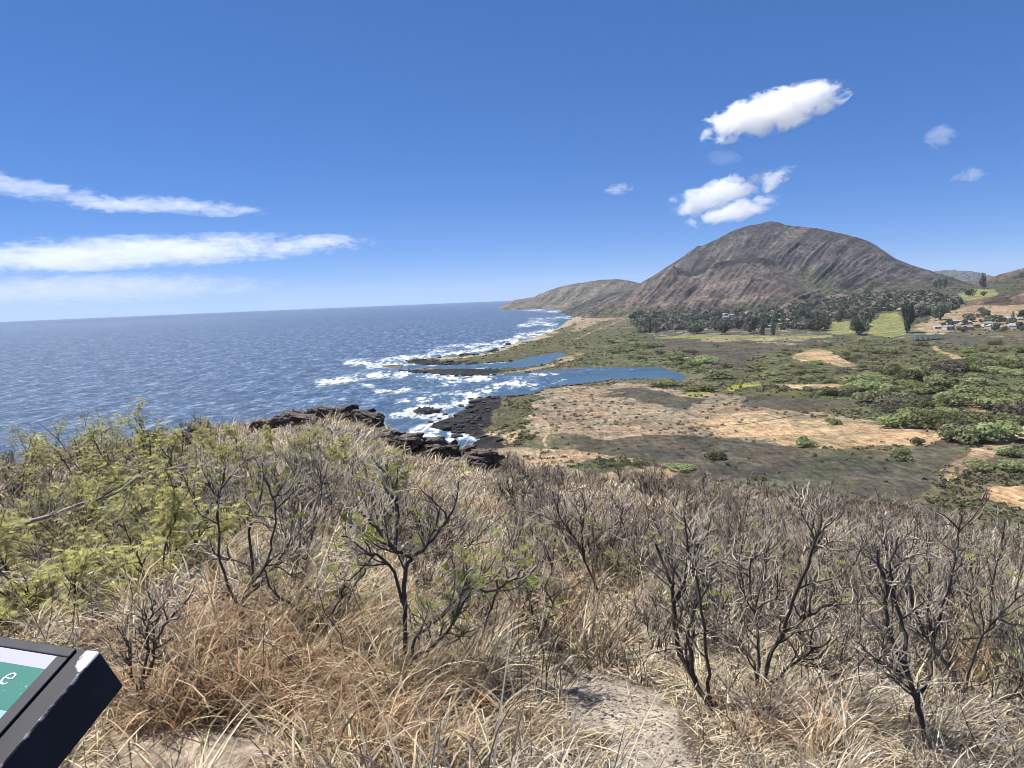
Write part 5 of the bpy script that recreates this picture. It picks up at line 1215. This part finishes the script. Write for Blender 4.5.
CLOUDS = [  # px, py, width, height (pixels), tilt, distance, density, threshold, label
 (769, 113, 140, 39, 11, 6000, .013, -.04, 'large bright white cloud high above the mountain'),
 (716, 195, 116, 29, 15, 6000, .009, .10, 'broken white cloud just above the mountain summit'),
 (733, 212, 92, 20, 12, 6200, .008, .10, 'ragged lower cloud strip touching the summit sky'),
 (777, 176, 44, 22, 30, 5600, .012, -.02, 'small white puff at the upper right of the summit cloud'),
 (618, 188, 38, 16, 14, 6500, .006, .04, 'small lone white cloud between sea and mountain'),
 (973, 176, 36, 16, -5, 6500, .005, .02, 'small faint cloud at the right of the sky'),
 (943, 136, 36, 20, 20, 6500, .0025, .05, 'faint wispy cloud right of the large bright one'),
 (722, 158, 40, 14, -10, 6300, .0008, .10, 'thin wisp between the two mountain clouds'),
 (20, 187, 150, 22, -9, 9000, .0016, .16, 'upper left cloud streak sloping down from the frame edge'),
 (165, 206, 190, 16, -2, 9000, .0020, .14, 'flat white streak at the right end of the upper left clouds'),
 (130, 253, 430, 29, 2, 11000, .0012, .05, 'long flat white cloud bank above the sea'),
 (316, 242, 80, 15, 1, 11000, .0016, .05, 'small white tail at the right end of the long cloud bank'),
 (85, 289, 330, 28, 0, 27000, .00025, -.02, 'pale low cloud layer just above the sea horizon')]
def build_clouds():
    bm = bmesh.new(); bmesh.ops.create_icosphere(bm, subdivisions=4, radius=1.0)
    base = bpy.data.meshes.new('cloud'); bm.to_mesh(base); bm.free()
    for i, (px, py, w, h, tilt, D, dens, thr, lab) in enumerate(CLOUDS):
        P = at_dist(np.array(float(px)), np.array(float(py)), float(D)); m = D / F * 1.05; az = math.atan2(P[0], P[1])
        me = base.copy(); me.materials.append(cloud_material('cloud_%02d' % i, dens, .28, i + 1, thr, 1.5 if i < 8 else 2.6)); o = link('cloud', me, None, P.tolist())
        o.rotation_mode = 'QUATERNION'
        o.rotation_quaternion = (Matrix.Rotation(-az, 3, 'Z') @ Matrix.Rotation(-math.radians(tilt), 3, 'Y')).to_quaternion()
        o.scale = (w * m * .5, max(h, w * .4) * m * .5, h * m * .5); tag(o, lab, 'cloud', 'white clouds over the coast')
build_clouds()

# ------------------------------------------------------------------ haze
def build_haze():
    bm = bmesh.new(); bmesh.ops.create_cube(bm, size=1); x0, x1, y0, y1, z0, z1 = -17500, 17500, -400, 17500, -40, 430
    bmesh.ops.transform(bm, matrix=Matrix.Translation(((x0 + x1) / 2, (y0 + y1) / 2, (z0 + z1) / 2)) @ Matrix.Diagonal((x1 - x0, y1 - y0, z1 - z0, 1)), verts=bm.verts)
    m = bpy.data.materials.new('haze_air'); m.use_nodes = True; nt = m.node_tree; nt.nodes.clear(); out = N(nt, 'ShaderNodeOutputMaterial'); pv = N(nt, 'ShaderNodeVolumePrincipled')
    pv.inputs['Color'].default_value = (.72, .84, 1, 1); pv.inputs['Density'].default_value = 2.5e-5; pv.inputs['Anisotropy'].default_value = .1; nt.links.new(pv.outputs[0], out.inputs['Volume'])
    tag(link('haze', bm_mesh('haze', bm, m)), kind='stuff')
HAZE = True
if HAZE: build_haze()
